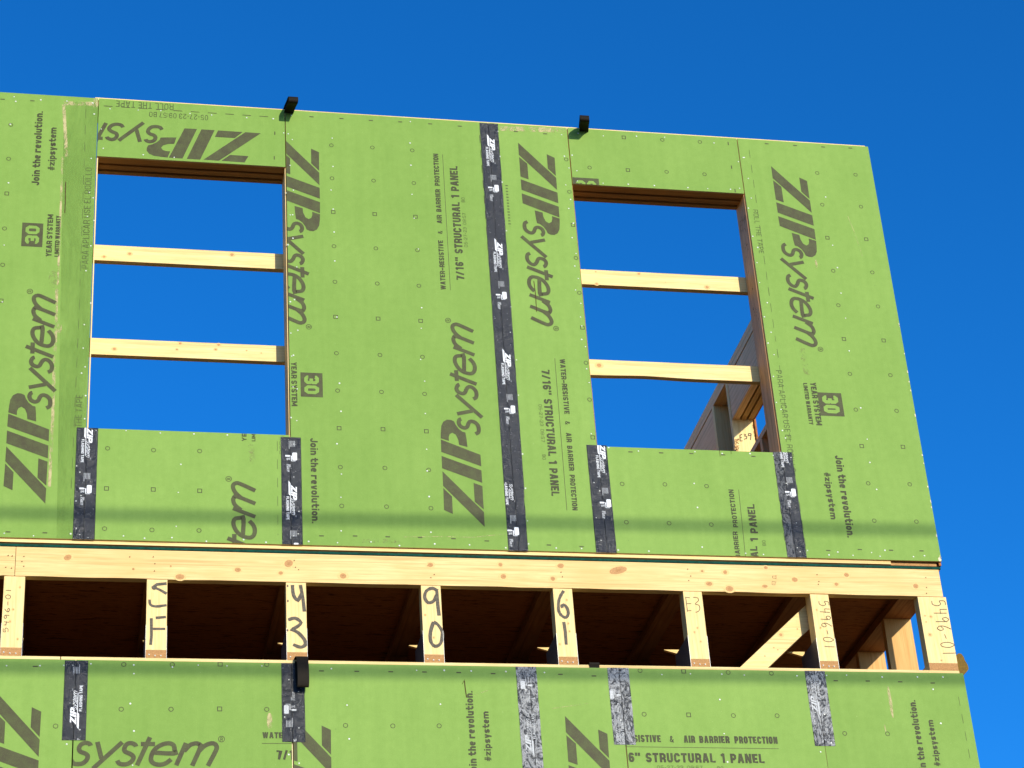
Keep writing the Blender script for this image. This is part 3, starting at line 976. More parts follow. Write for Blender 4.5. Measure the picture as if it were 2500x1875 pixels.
YF, YK = SH+.0004, 0.151                       # face and back of the studs
part('top_plate', UW, J1-.02, XE-.012, YF, YK, ZT-.038, ZT+.0130, 'woodx')
part('top_plate', UW, XW, J1-.0225, YF, YK, ZT-.038, ZT-.003, 'woodx')
part('bottom_plate', UW, XW, 3.83, YF-.0010, YK, 6.0952, 6.133, 'woodx')
part('bottom_plate', UW, 3.833, XE-.02, YF+.010, YK, 6.0952, 6.133, 'endgrain', label='short brown end piece of the bottom plate')
ZI0, ZI1 = 6.1335, ZT-.0385
def grooved(parent, x0, x1, g0, g1, z0, z1, mat):
    """a stud with the dark crack of the panel joint running down its face"""
    m = MB()
    m.box(x0, g0, YF, YK, z0, z1, mat)
    o = m.build('stud', parent)
    if g1 < x1:
        m = MB()
        m.box(g1, x1, YF, YK, z0, z1, mat)
        o = m.build('stud', parent)
    return o
for x0, x1, g0, g1 in ((J1-.05, J1+.0045, J1-.0045, J1-.001), (J2-.0022, J2+.036, J2+.0010, J2+.0046), (J4-.040, J4+.0024, J4-.0026, J4+.0018), (J5-.0022, J5+.0372, J5-.0008, J5+.0030)):
    JS = grooved(UW, x0, x1, g0, g1, ZI0, ZI1, 'woodz' if x0 < 2 else 'studz')
for x0, x1 in ((J2+.040, J2+.078), (J3-.019, J3+.019), (J4-.080, J4-.042),
               (J5+.0375, J5+.0755), (4.034, XE-.012), (XW, XW+.038), (-.38, -.342), (1.203, 1.241), (1.609, 1.647), (3.78, 3.818)):
    part('stud', UW, x0, x1, YF, YK, ZI0, ZI1, 'studz')
for x0, x1 in ((J1+.005, J2-.002), (J4+.002, J5-.0015)):
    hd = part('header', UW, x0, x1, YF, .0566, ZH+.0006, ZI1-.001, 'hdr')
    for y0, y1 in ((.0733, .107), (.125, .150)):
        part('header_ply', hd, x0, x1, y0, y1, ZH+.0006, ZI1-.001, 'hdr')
    part('sill', UW, x0, x1, YF, YK, ZS-.042, ZS-.004, 'woodx')

# writing on the right jamb (faces the opening)
m = MB()
def jamb(px, py):                              # depth on the plane x = J5
    v = CR*((px-1250)/FPX)-CU*((py-937.5)/FPX)+_f
    k = (J5-.0022)/v.x
    return (J5-.0022, -9.03+v.y*k, 1.6+v.z*k)
def jamb_line(pts, wd):
    w3 = [Vector(jamb(*q5(*p))) for p in pts]
    for a, b in zip(w3, w3[1:]):
        d = (b-a).normalized()
        nrm = Vector((0, -d.z, d.y))*wd
        m.face([a-nrm, b-nrm, b+nrm, a+nrm], 'pen')
for st in ([(1985, 862), (1992, 945)], [(1985, 868), (2003, 852)], [(1988, 900), (2006, 885)], [(1992, 938), (2010, 920)], [(2008, 820), (2005, 862), (2018, 848)], [(2018, 815), (2020, 880)], [(2024, 815), (2020, 840), (2026, 852), (2030, 830), (2024, 815)]):
    jamb_line(st, .0016)
for k in range(26):
    px, py = 1985+random.random()*110+0, 760
    t = random.random()
    y_ = 800+t*800
    xl = 1972+(y_-772)*.138
    a = jamb(*q5(xl+8+random.random()*30, y_))
    r = random.uniform(.002, .004)
    m.face([(a[0], a[1]-r, a[2]-r), (a[0], a[1]+r, a[2]-r*1.5), (a[0], a[1]+r, a[2]+r), (a[0], a[1]-r, a[2]+r*1.8)], 'hole')
absorb(JS, m)

# ================================================================== seam tapes
def tape_unit(mb, x, z, dirv, y, mat='white', clip_from=None):
    """one repeat of the tape's print; (x, z) the pointed start of the wedge"""
    up = (-dirv[1], dirv[0])
    def T(u, v):
        return (x+dirv[0]*u+up[0]*v, z+dirv[1]*u+up[1]*v)
    mb.flat([T(0, 0), T(.074, -.0005), T(.064, -.0085+.0165), T(.012, .0085)][::-1] if False else [T(0, .001), T(.070, .001), T(.078, .0092), T(.014, .0092)], y, mat)
    trademark(mb, T(.022, .0125), dirv, mat, y, .140, reg=False, wt=.0125)
    mb.flat([T(.074, .0072), T(.167, .0072), T(.167, .0095), T(.078, .0095)], y-.0001, mat)
    put_text(mb, 'FLASHING TAPE', T(.083, -.0105), dirv, .118, .0125, mat, y, .010, 1)
    put_text(mb, 'TM', T(.176, .030), dirv, .009, .004, mat, y, .0)
    for i in range(5):
        v = .030-.0062*i
        L = .030 if i < 4 else .042
        u = .255
        while u < .255+L:
            q = random.uniform(.003, .006)
            mb.flat([T(u, v), T(min(u+q, .255+L), v), T(min(u+q, .255+L), v+.0026), T(u, v+.0026)], y, 'greyw')
            u += q+.0012
    # the roller
    u0 = .316
    r_ = [T(u0+.003, .0205), T(u0+.037, .0205), T(u0+.040, .0235), T(u0+.040, .0385), T(u0+.037, .0415), T(u0+.003, .0415), T(u0, .0385), T(u0, .0235)]
    mb.flat(r_, y, mat)
    mb.stroke([T(u0+.018, .008), T(u0+.018, .0155), T(u0+.044, .0155), T(u0+.044, .034)], .0026, y-.0001, mat)
    mb.stroke([T(u0+.018, -.012), T(u0+.018, .008)], .008, y, mat)
    for i, s in enumerate(('ROLL', 'THE', 'TAPE')):
        put_text(mb, s, T(u0+.028, .0050-.0058*i), dirv, .012*len(s)/4, .0048, mat, y-.0001, .01, 1)
    for i, (s, L) in enumerate((('PARA', .015), ('APLICAR USE', .040), ('EL RODILLO', .036))):
        put_text(mb, s, T(u0+.062, .0060-.0058*i), dirv, L, .0048, mat, y-.0001, .01, 1)

def tape(parent, x0, x1, z0, z1, seam, units, mat='tape', label=None, y=-.0016, dirv=DOWN, pmat='white', skew=0.0, rmat=None):
    mb = MB()
    n = max(3, int((z1-z0)/.05))
    def xe(x, z):
        return x+skew*(z1-z)
    seed = random.random()*50
    for i in range(n):
        za, zb = z1-(z1-z0)*i/n, z1-(z1-z0)*(i+1)/n
        w_ = [.0009*math.sin(seed+k*1.9)+.0007*math.sin(seed*2+k*4.3) for k in (i, i+1)]
        for xa, xb in ((x0, seam-.0016), (seam+.0016, x1)):
            mb.face([(xe(xa, zb)+(w_[1] if xa == x0 else 0), y, zb), (xe(xb, zb)+(w_[1] if xb == x1 else 0), y, zb),
                     (xe(xb, za)+(w_[0] if xb == x1 else 0), y, za), (xe(xa, za)+(w_[0] if xa == x0 else 0), y, za)], mat if xa == x0 else (rmat or mat))
        mb.face([(xe(seam-.0016, zb), y, zb), (xe(seam+.0016, zb), y, zb), (xe(seam+.0016, za), y, za), (xe(seam-.0016, za), y, za)], 'crease')
    # the turned edges give the film its thickness
    for i in range(n):
        za, zb = z1-(z1-z0)*i/n, z1-(z1-z0)*(i+1)/n
        mb.face([(xe(x1, zb), y, zb), (xe(x1, zb)+.001, -.0002, zb), (xe(x1, za)+.001, -.0002, za), (xe(x1, za), y, za)], mat)
        mb.face([(xe(x0, zb)-.001, -.0002, zb), (xe(x0, zb), y, zb), (xe(x0, za), y, za), (xe(x0, za)-.001, -.0002, za)], mat)
    o = mb.build('seam_tape', parent)
    if label:
        o['label'] = label
    if units:
        pm = MB()
        for (x, z) in units:
            tape_unit(pm, x, z, dirv, y-.0006, pmat)
        pm.clip(min(x0, x0+skew*(z1-z0))+.001, max(x1, x1+skew*(z1-z0))-.001, z0+.001, z1-.001)
        absorb(o, pm)
    return o

# tape print starts (wedge point) measured on the wall
xs, zs = P(1192, 1052-18)
tape(UW, P(*q2(568, 1300))[0], P(*q2(728, 1300))[0], ZB-.002, P(*q2(650, 1059))[1], J1, [(P(*q2(633, 1060))[0], P(200, 1034)[1])])
tape(UW, P(*q4(143, 1300))[0], P(*q4(292, 1300))[0], ZB-.001, P(*q4(215, 1130))[1], J2, [(P(*q4(196, 1455))[0], P(*q4(196, 1455))[1]), (P(*q4(196, 1455))[0], P(*q4(196, 1455))[1]+.462)])
tz = [P(1190.3, 328), P(1208.8, 582), P(1221, 851.4)]
tx = sum(q[0] for q in tz)/3
tape(UW, P(*q3(1636, 340))[0]-.002, P(*q3(1771, 340))[0]-.002, P(*q4(1790, 1520))[1], ZT-.004, J3+.002, [(tx, q[1]) for q in tz], skew=-.0025, label='long black tape down the seam between the windows')
q_ = P(1234, 1139.4)
tape(UW, P(*q4(1815, 1500))[0], P(*q4(1958, 1500))[0], ZB-.003, P(*q4(1925, 1310))[1], J3, [(q_[0], q_[1])], y=-.0009, label='lower tape overlapped by the long tape')
tape(UW, P(*q6(862, 1300))[0], P(*q6(1012, 1300))[0], ZB-.001, P(*q6(915, 1005))[1], J4, [(P(*q6(918, 1000))[0]-.004, P(*q6(905, 968))[1])])
tape(UW, P(*q8(612, 1200))[0], P(*q8(752, 1200))[0], ZB, P(*q8(650, 935))[1], J5, [(P(*q8(655, 1000))[0]-.004, P(1893, 1052)[1])], 'tapedull', label='half worn greyish tape under the right jamb', pmat='white', rmat='tape')

# ================================================================== lower wall
LWALL = thing('lower_wall', 'lower storey wall of green sheathing under the open floor trusses', 'wall', (XW, 0, ZLB))
bounds = [(XW, K1-G), (K1+G, K2-.004), (K2+.0042, K3-G), (K3+G, K4-G), (K4+G, K5-.001), (K5+.001, XL)]
LP = []
for x0, x1 in bounds:
    zt = ZLT+(.001 if x0 > 3 else 0)
    LP.append((panel(LWALL, x0, x1, ZLB, zt), (x0, x1, ZLB, zt)))
D = Vector((.0678, .145))
def from_bar(px, py):                          # trademark reading down, placed by the corner of its bar
    x, z = P(px, py)
    return (x-D[1], z+D[0])
# 1
p, b = LP[0]
mb = MB(); trademark(mb, from_bar(*l2(372, 960)), DOWN); printed(p, 'printed_logo', mb, b)
mb = MB(); marks(mb, [(*l2(650, 1170), 'c')]); bars(mb, [l1(265, 1312)]); printed(p, 'nailing_marks', mb, b)
nails(p, b, (K1-.014,), (ZLT-.03,))
# 2
p, b = LP[1]
mb = MB()
ox, oz = from_reg(540.2, 1799.5, RIGHT)
trademark(mb, (ox, P(400, 1866)[1]), RIGHT, part='word')
printed(p, 'printed_logo', mb, b)
mb = MB()
words_line(mb, RATED, l4(195, 1310), l4(195+2160, 1330), 15)
rule(mb, l4(190, 1370), l4(900, 1374), .0024)
words_line(mb, GRADE, l4(362, 1560), l4(362+1790, 1575), 23)
printed(p, 'printed_panel_rating', mb, b)
mb = MB()
marks(mb, [(*l1(927, 1297), 'c'), (*l1(1293, 1297), 'c'), (*l1(1652, 1294), 's'), (*l1(2002, 1299), 'c'), (*l1(910, 1632), 'c'), (*l1(1282, 1632), 'c'), (*l1(1648, 1632), 's'), (*l1(2002, 1634), 'c')])
printed(p, 'nailing_marks', mb, b)
mb = MB(); mb.disc(*P(*l4(280, 1110)), .012, .04, -.0004, 'scuff'); absorb(p, mb)
nails(p, b, (K1+.018, K2-.018, .30), (ZLT-.022,))
# 3
p, b = LP[2]
mb = MB(); trademark(mb, from_bar(*l4(890, 1175)), DOWN); printed(p, 'printed_logo', mb, b)
def up_text(mb, body, top, bottom, h):
    """text reading up whose last letter ends at the pixel top"""
    line_of_text(mb, body, bottom, top, h, bold=2)
mb = MB()
L = .36
def upto(mb, body, end, h, length):
    mb.cuts.append((len(mb.f), 'line'))
    x, z = P(*end)
    s = abs(P(end[0]+1, end[1])[0]-x)
    put_text(mb, body, (x, z-length), UP, length, h*s, 'inkdark', -.0007, .012, 2)
upto(mb, 'Join the revolution.', l3(1700, 1250), 18.5, .395)
upto(mb, '#zipsystem', l3(1820, 1405), 16.5, .230)
printed(p, 'printed_slogan', mb, b)
mb = MB()
marks(mb, [(*l3(747, 1510), 'c'), (*l3(1103, 1512), 'c'), (*l3(1450, 1512), 'c')])
bars(mb, [l3(567, 1100), l3(833, 1103), l3(1087, 1106), l3(1340, 1108), l3(1597, 1112), l3(1855, 1120)])
printed(p, 'nailing_marks', mb, b)
mb = MB()
mb.stroke([P(*l3(1640, 1175)), P(*l3(1646, 1230)), P(*l3(1656, 1300))], .004, -.001, 'hole')
mb.stroke([P(*l3(1622, 1200)), P(*l3(1642, 1165))], .0018, -.001, 'hole')
absorb(p, mb)
mb = MB(); mb.stroke([P(*l3(1700, 1285)), P(*l3(1820, 1245))], .002, -.0004, 'scuff'); absorb(p, mb)
nails(p, b, (K2+.03, 1.222, 1.63, K3-.02), (ZLT-.022,))
# 4
p, b = LP[3]
mb = MB(); trademark(mb, from_bar(*l5(800, 1395)), DOWN); printed(p, 'printed_logo', mb, b)
mb = MB(); bars(mb, [l5(15, 968), l5(517, 972), l5(768, 984)]); printed(p, 'nailing_marks', mb, b)
mb = MB(); mb.stroke([P(*l5(455, 1228)), P(*l5(725, 1190))], .002, -.0004, 'scuff'); absorb(p, mb)
nails(p, b, (K4-.02,), (ZLT-.022,))
# 5
p, b = LP[4]
mb = MB()
a_, e_ = l5(773, 1476), l5(2148, 1494)
words_line(mb, RATED, a_, e_, 17.5)
rule(mb, l5(900, 1513), l5(2155, 1530), .0022)
words_line(mb, GRADE, l5(890, 1628), l5(2050, 1640), 23)
line_of_text(mb, '05-27-23  09:57', l8(905, 1405), l8(1395, 1413), 9)
line_of_text(mb, 'BO', l8(1557, 1416), l8(1620, 1418), 9)
printed(p, 'printed_panel_rating', mb, b)
mb = MB()
marks(mb, [(*l5(1113, 945), 'c'), (*l5(1442, 950), 's'), (*l5(1773, 957), 'c'), (*l5(2100, 963), 'c'), (*l5(1143, 1270), 'c'), (*l5(1477, 1275), 's'), (*l5(1813, 1280), 'c'), (*l5(2143, 1283), 'c')])
printed(p, 'nailing_marks', mb, b)
nails(p, b, (K5-.02, 2.9), (ZLT-.022,))
# 6
p, b = LP[5]
mb = MB()
upto(mb, 'Join the revolution.', l6(1395, 1165), 17, .380)
upto(mb, '#zipsystem', l6(1528, 1315), 15, .222)
printed(p, 'printed_slogan', mb, b)
mb = MB()
marks(mb, [(*l6(867, 1415), 'c'), (*l6(1190, 1418), 'c')])
bars(mb, [l6(800, 1020), l6(1040, 1022), l6(1283, 1028), l6(1527, 1037)])
dashes(mb, l6(1720, 1140), l6(1810, 1620), .045, .04, .002)
printed(p, 'nailing_marks', mb, b)
mb = MB(); mb.stroke([P(*l6(1165, 1350)), P(*l6(1175, 1400))], .004, -.0004, 'scuff'); mb.disc(*P(*l6(1210, 1180)), .008, .08, -.0004, 'scuff'); absorb(p, mb)
nails(p, b, (K5+.02, 3.93), (ZLT-.022,))
# plates and studs of the lower wall
jx = P(*l1(455, 1255), .011)[0]
part('top_plate', LWALL, XW, jx-.002, YF, YK, ZP-.038, ZP, 'woodx')
part('top_plate', LWALL, jx+.002, 4.078, YF, YK, ZP-.038, ZP, 'woodx')
part('top_plate', LWALL, XW, 4.078, YF, YK, ZP-.0775, ZP-.0385, 'woodx')
for x, ga, gb in ((K1-.02, K1-.0026, K1+.0026), (K2-.02, K2+.0004, K2+.0040), (K3-.02, K3-.0026, K3+.0026), (K4-.02, K4-.0022, K4+.0022), (K5-.02, K5-.001, K5+.001)):
    grooved(LWALL, x, x+.038, ga, gb, ZLB, ZP-.078, 'chip')
for x in (XW, .46, 1.203, 1.609, 2.88, 4.03):
    part('stud', LWALL, x, x+.038, YF, YK, ZLB, ZP-.078, 'studz')
# tapes of the lower wall
tz1, tz0 = P(*l1(560, 1267))[1]-.001, P(*l2(870, 1335))[1]
tape(LWALL, P(*l2(745, 900))[0], P(*l2(1018, 900))[0], tz0, tz1, K1+.001, [(P(*l2(925, 1210))[0], P(*l2(925, 1210))[1]), (P(*l2(925, 1210))[0], P(*l2(925, 1210))[1]-.458)], dirv=UP)
tz0 = P(*l4(560, 1355))[1]
tape(LWALL, P(*l4(424, 850))[0], P(*l4(690, 850))[0], tz0, ZLT-.001, K2, [(P(*l4(560, 900))[0], P(*l4(560, 1020))[1]-.318)], label='glossy black tape behind the hanging strap', dirv=UP, pmat='greyw')
tape(LWALL, P(*l5(205, 1250))[0], P(*l5(358, 1250))[0], P(1300, 1990)[1], ZLT-.0005, K3, [(P(*l5(300, 1250))[0], P(*l5(300, 1590))[1]), (P(*l5(300, 1250))[0], P(*l5(300, 1590))[1]-.458)], 'tapesilver', label='long crumpled silvery tape running out of the bottom', pmat='greyw', dirv=UP)
tape(LWALL, P(*l5(893, 1200))[0], P(*l5(1052, 1200))[0], P(*l5(1000, 1500))[1], ZLT+.001, K4, [(P(*l5(985, 1500))[0], P(*l5(985, 1500))[1]-.10)], 'tapesilver', label='short crumpled silvery tape left of the panel rating', pmat='greyw', dirv=UP)
tape(LWALL, P(*l6(605, 1220))[0], P(*l6(755, 1220))[0], P(*l6(720, 1510))[1], ZLT+.001, K5, [(P(*l6(690, 1290))[0], P(*l6(690, 1290))[1])], 'tapesilver', label='short crumpled silvery tape near the right corner', pmat='greyw', dirv=UP)

# closing parts of the storey below: keeps the truss bays dark as a real room does
CLOSE = thing('lower_side_wall', 'end wall of the lower storey round the right corner', 'wall', (XL, .16, ZLB))
m = MB(); m.box(4.080, XL, .0115, YB, ZLB, ZP-.02, 'osblit'); o = m.build('sheathing_panel', CLOSE)
part('top_plate', CLOSE, 3.936, 4.0795, .1515, YB, ZP-.0385, ZP-.0005, 'woody')
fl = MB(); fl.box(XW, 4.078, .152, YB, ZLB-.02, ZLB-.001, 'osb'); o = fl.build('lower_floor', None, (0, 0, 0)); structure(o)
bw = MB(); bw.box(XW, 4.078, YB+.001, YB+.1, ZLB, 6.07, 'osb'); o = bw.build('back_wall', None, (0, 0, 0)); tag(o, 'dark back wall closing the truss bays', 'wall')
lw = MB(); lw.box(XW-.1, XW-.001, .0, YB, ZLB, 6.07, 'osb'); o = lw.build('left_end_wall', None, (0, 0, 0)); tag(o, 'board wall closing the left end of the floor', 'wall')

# ================================================================== floor deck
dk = thing('floor_deck', 'strand board floor deck with teal edge under the upper wall', 'floor', (XW, 0, 6.0728))
m = MB(); m.box(XW, XE-.008, .022, YB, 6.0728, 6.0900, 'osb'); m.face([(XW, .022, 6.0905), (XE-.008, .022, 6.0905), (XE-.008, YB, 6.0905), (XW, YB, 6.0905)], 'osblit'); m.build('deck_board', dk)
m = MB(); m.box(XW, XE-.006, .0128, .0215, 6.0770, 6.0884, 'teal'); m.build('painted_edge', dk)

# two unseen walls added upstairs to throw warm light back onto the side wall
def bounce_wall(label, x0, x1, y0, y1, studs):
    t = thing('bounce_wall', label, 'wall', (x0, y0, 6.0955), 'unseen light bouncing walls of the open upper room')
    m = MB(); m.box(x0, x1, y0, y1, 6.0955, 8.54, 'paleboard'); m.build('sheathing_panel', t)
    for a, b, c, d in studs:
        m = MB(); m.box(a, b, c, d, 6.1345, 8.474, 'woodz'); m.build('stud', t)
    return t
bounce_wall('added cross wall out of view bouncing light onto the side wall', XW, 3.93, 3.6, 3.611, [(XW+.41*k, XW+.41*k+.038, 3.461, 3.599) for k in range(1, 12)])
bounce_wall('added left wall out of view bouncing light onto the side wall', XW-.012, XW-.001, .152, 3.6, [(XW, XW+.139, .56+.41*k, .598+.41*k) for k in range(0, 7)])

# ================================================================== ledger (rim) boards
RY0, RY1 = SH, SH+.038
RZ0, RZ1 = 5.932, 6.0722
jx = P(*l1(115, 530), .011)[0]
def knots(mb, pts, y):
    for px, py, r, ax, ang in pts:
        x, z = P(px, py, SH)
        y -= .00002
        r *= 1.22
        mb.disc(x, z, r*2.1, r*1.5, y-.0003, 'knotring', 14, ang)
        mb.disc(x, z, r*ax, r, y-.0005, 'knot', 12, ang)
        mb.disc(x, z, r*.4*ax, r*.4, y-.0006, 'endgrain', 8, ang)
def holes(mb, pts, y):
    for px, py in pts:
        x, z = P(px, py, SH)
        mb.flat([(x-.004, z-.003), (x+.004, z-.003), (x+.002, z+.004)], y-.0006, 'hole')
def rim_board(x0, x1, label, kn, hl, extra=None):
    t = thing('ledger_board', label, 'board', (x0, RY0, RZ0), 'ledger boards along the floor edge')
    m = MB()
    n = 40
    xs_ = [x0+(x1-x0)*i/n for i in range(n+1)]
    low = [RZ0+.0012*math.sin(i*1.7+x0)+random.uniform(-.0010, .0010) for i in range(n+1)]
    for i in range(n):
        a, b = xs_[i], xs_[i+1]
        m.face([(a, RY0, low[i]), (b, RY0, low[i+1]), (b, RY0, RZ1), (a, RY0, RZ1)], 'rim')
        m.face([(a, RY1, RZ0), (b, RY1, RZ0), (b, RY0, low[i+1]), (a, RY0, low[i])], 'rim')
        m.face([(a, RY0, RZ1), (b, RY0, RZ1), (b, RY1, RZ1), (a, RY1, RZ1)], 'rim')
        m.face([(a, RY1, RZ1), (b, RY1, RZ1), (b, RY1, RZ0), (a, RY1, RZ0)], 'rim')
    m.face([(x0, RY1, RZ0), (x0, RY0, low[0]), (x0, RY0, RZ1), (x0, RY1, RZ1)], 'rim')
    m.face([(x1, RY0, low[-1]), (x1, RY1, RZ0), (x1, RY1, RZ1), (x1, RY0, RZ1)], 'rim')
    knots(m, kn, RY0)
    holes(m, hl, RY0)
    if extra:
        extra(m)
    m.build('board', t)
    return t
rim_board(XW, jx-.0012, 'short ledger board end left of the butt joint', [], [l1(60, 480), l1(90, 483), l1(42, 568), l1(85, 574)])
def rim_marks(h):
    for (a, b) in (((325, 235), (352, 235)), ((325, 250), (352, 252)), ((325, 235), (325, 250)), ((352, 228), (352, 258)), ((322, 275), (355, 280)), ((322, 275), (322, 300)), ((322, 300), (345, 302)), ((345, 282), (345, 300)), ((330, 288), (338, 290))):
        h.stroke([P(*l6(*a), SH), P(*l6(*b), SH)], .0018, RY0-.0006, 'pen')
K = []
for (x, y, r, ax, ang) in ((508, 495, .011, 1.3, .5), (1000, 582, .005, 1, 0), (1280, 560, .004, 1, 0), (1783, 588, .009, 1.3, 0), (2105, 612, .007, 1.2, 0), (2165, 540, .014, 1.2, .6), (1350, 640, .011, 1.5, 0)):
    K.append((*l1(x, y), r, ax, ang))
for (x, y, r, ax, ang) in ((262, 366, .007, 1.2, 0), (730, 388, .011, 1.1, 0), (1385, 305, .009, 1.2, .2), (1910, 303, .008, 1, 0), (1932, 392, .010, 1.1, .3)):
    K.append((*l3(x, y), r, ax, ang))
for (x, y, r, ax, ang) in ((518, 158, .010, 1.3, .2), (460, 255, .009, 1, .4), (950, 192, .015, 2.4, .25), (1580, 198, .005, 1, 0), (1752, 206, .008, 1, 0), (1632, 293, .009, 1.4, 0), (1785, 330, .012, 1.3, 0), (2057, 172, .007, 1.2, 0)):
    K.append((*l5(x, y), r, ax, ang))
for (x, y, r, ax, ang) in ((492, 262, .010, 1.2, 0), (880, 227, .009, 1.1, 0), (805, 296, .007, 1.2, 0), (1400, 310, .010, 1.1, .4), (268, 312, .007, 1.6, 0)):
    K.append((*l6(x, y), r, ax, ang))
H = [l1(178, 487), l1(163, 525), l1(177, 560), l1(972, 490), l1(1148, 490), l1(1160, 541), l1(1157, 596), l3(362, 272), l3(395, 340), l3(372, 322), l3(1412, 377), l3(1387, 400), l3(1365, 310),
     l5(1470, 182), l5(1493, 234), l5(1478, 268), l5(505, 165), l5(520, 205), l5(530, 240), l6(658, 224), l6(672, 275), l6(668, 296), l6(1474, 246), l6(1480, 320), l6(1480, 364)]
rim_board(jx+.0012, 4.064, 'long knotty ledger board below the teal deck edge', K, H, rim_marks)

# ================================================================== floor trusses
ZC0, ZC1, ZU0, ZU1 = ZP+.0006, ZP+.0375, 6.023, 6.061
def make_truss(xc):
    t = thing('floor_truss', '', 'truss', (xc, SH, ZP), 'floor trusses between the two storeys')
    h = .0445
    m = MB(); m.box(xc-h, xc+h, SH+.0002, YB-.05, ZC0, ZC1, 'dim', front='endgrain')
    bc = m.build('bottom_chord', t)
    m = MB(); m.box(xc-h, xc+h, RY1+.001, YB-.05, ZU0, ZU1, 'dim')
    m.build('top_chord', t)
    m = MB(); m.box(xc-h+.002, xc+h-.001, RY1+.0004, RY1+.038, ZC1+.0006, ZU0-.0006, 'woodz')
    m.build('inner_post', t)
    # zig-zag webs
    y = .46
    dz = 1
    first = True
    while y < YB-1.0:
        m = MB()
        y2 = y+.55
        za, zb = (ZC1+.001, ZU0-.001) if dz > 0 else (ZU0-.001, ZC1+.001)
        n = len(m.v)
        th = .05
        pts = [(y, za), (y+th, za), (y2+th, zb), (y2, zb)]
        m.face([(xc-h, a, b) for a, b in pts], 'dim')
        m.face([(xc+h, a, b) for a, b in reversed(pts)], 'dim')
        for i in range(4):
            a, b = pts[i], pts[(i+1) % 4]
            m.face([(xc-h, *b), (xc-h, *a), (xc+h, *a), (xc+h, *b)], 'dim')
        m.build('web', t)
        y = y2
        dz = -dz
    # added pale wedge, shaped like the patch of sun behind the post
    m = MB()
    m.prism([(xc-.0415, 5.8185), (xc+.036, 5.7965), (xc+.043, 5.8215), (xc-.042, 5.8205)], .424, .44, 'woodx')
    m.build('sun_patch', t)
    # toothed plates on both faces of the end joint
    for s in (-1, 1):
        m = MB()
        x = xc+s*(h+.0012)
        m.box(min(x, x-s*.001), max(x, x-s*.001), SH-.001, .24, ZC0-.004, ZC1+.115, 'plate')
        m.build('connector_plate', t)
    m = MB()
    for k in range(3):
        x, z = xc+(-.026+.026*k)+random.uniform(-.006, .006), ZP+random.uniform(.008, .018)
        m.dome(x, z, .004, .004, SH, 'nail')
    absorb(bc, m)
    return t

def dup(root, loc):
    r = root.copy()
    COL.objects.link(r)
    r.location = loc
    ORG[r.name] = tuple(loc)
    for ch in list(root.children):
        c = ch.copy()
        COL.objects.link(c)
        c.parent = r
        ORG[c.name] = tuple(loc)
    return r

XC = [-.2155, .3973, 1.0084, 1.6160, 2.2240, 2.8375, 3.4500]
LAB = ['floor truss with 5496-01 penned up its post at the left edge',
       'floor truss with cut-off brushed strokes on its post left of the hanging strap',
       'floor truss with brushed 4 over 3 right above the hanging strap',
       'floor truss with brushed 9 over 0 on its end post',
       'floor truss with brushed 6 over 1 on its end post',
       'floor truss with a thin penned E3 on its end post',
       'floor truss with 5496-01 penned down its post beside the diagonal brace']
POSTKNOTS = []
T0 = make_truss(XC[0])
TR = [T0]
for i in range(1, 7):
    TR.append(dup(T0, (XC[i], SH, ZP)))
for t, l in zip(TR, LAB):
    t['label'] = l
HIDDEN = dup(T0, (XC[0]-.61, SH, ZP))
HIDDEN['label'] = 'floor truss out of view beyond the left edge'

# ---- writing
DIG = {'5': [[(.72, 1), (.2, .96), (.16, .58), (.55, .66), (.8, .4), (.6, .06), (.12, .04)]],
       '4': [[(.2, 1), (.18, .52), (.8, .5)], [(.72, .95), (.66, 0)]],
       '9': [[(.75, .8), (.45, 1), (.18, .78), (.35, .52), (.75, .74)], [(.75, .86), (.7, 0)]],
       '6': [[(.66, 1), (.26, .6), (.2, .22), (.5, 0), (.78, .2), (.6, .44), (.24, .28)]],
       '-': [[(.2, .45), (.8, .5)]],
       '0': [[(.5, 1), (.16, .6), (.28, .06), (.68, .06), (.84, .6), (.55, 1)]],
       '1': [[(.5, 1), (.48, 0)]],
       'E': [[(.2, 1), (.2, 0)], [(.2, 1), (.75, .97)], [(.2, .5), (.7, .52)], [(.2, 0), (.78, .04)]],
       '3': [[(.2, .95), (.6, 1), (.72, .75), (.4, .55), (.78, .4), (.7, .08), (.2, .02)]]}
def hand(mb, body, start, end, h, width, y, mat='pen'):
    """handwriting from start to end (x, z), letters h tall"""
    a, b = Vector(start), Vector(end)
    d = (b-a)/len(body)
    u = d.normalized()
    up = Vector((-u.y, u.x))
    for i, ch in enumerate(body):
        o = a+d*i
        for st in DIG.get(ch, []):
            pts = [tuple(o+d*(px*.9)+up*(py*h+random.uniform(-.001, .001))) for px, py in st]
            mb.stroke(smooth_path(pts), width, y, mat)
YW = SH-.0002
def w5(f, pts):
    return [P(*f(*p), SH) for p in pts]
def n1(x, y): return (1280+x*.12057, 1440+y*.12057)
def n2(x, y): return (1580+x*.14467, 1400+y*.14467)
def n3(x, y): return (1880+x*.1326, 1420+y*.1326)
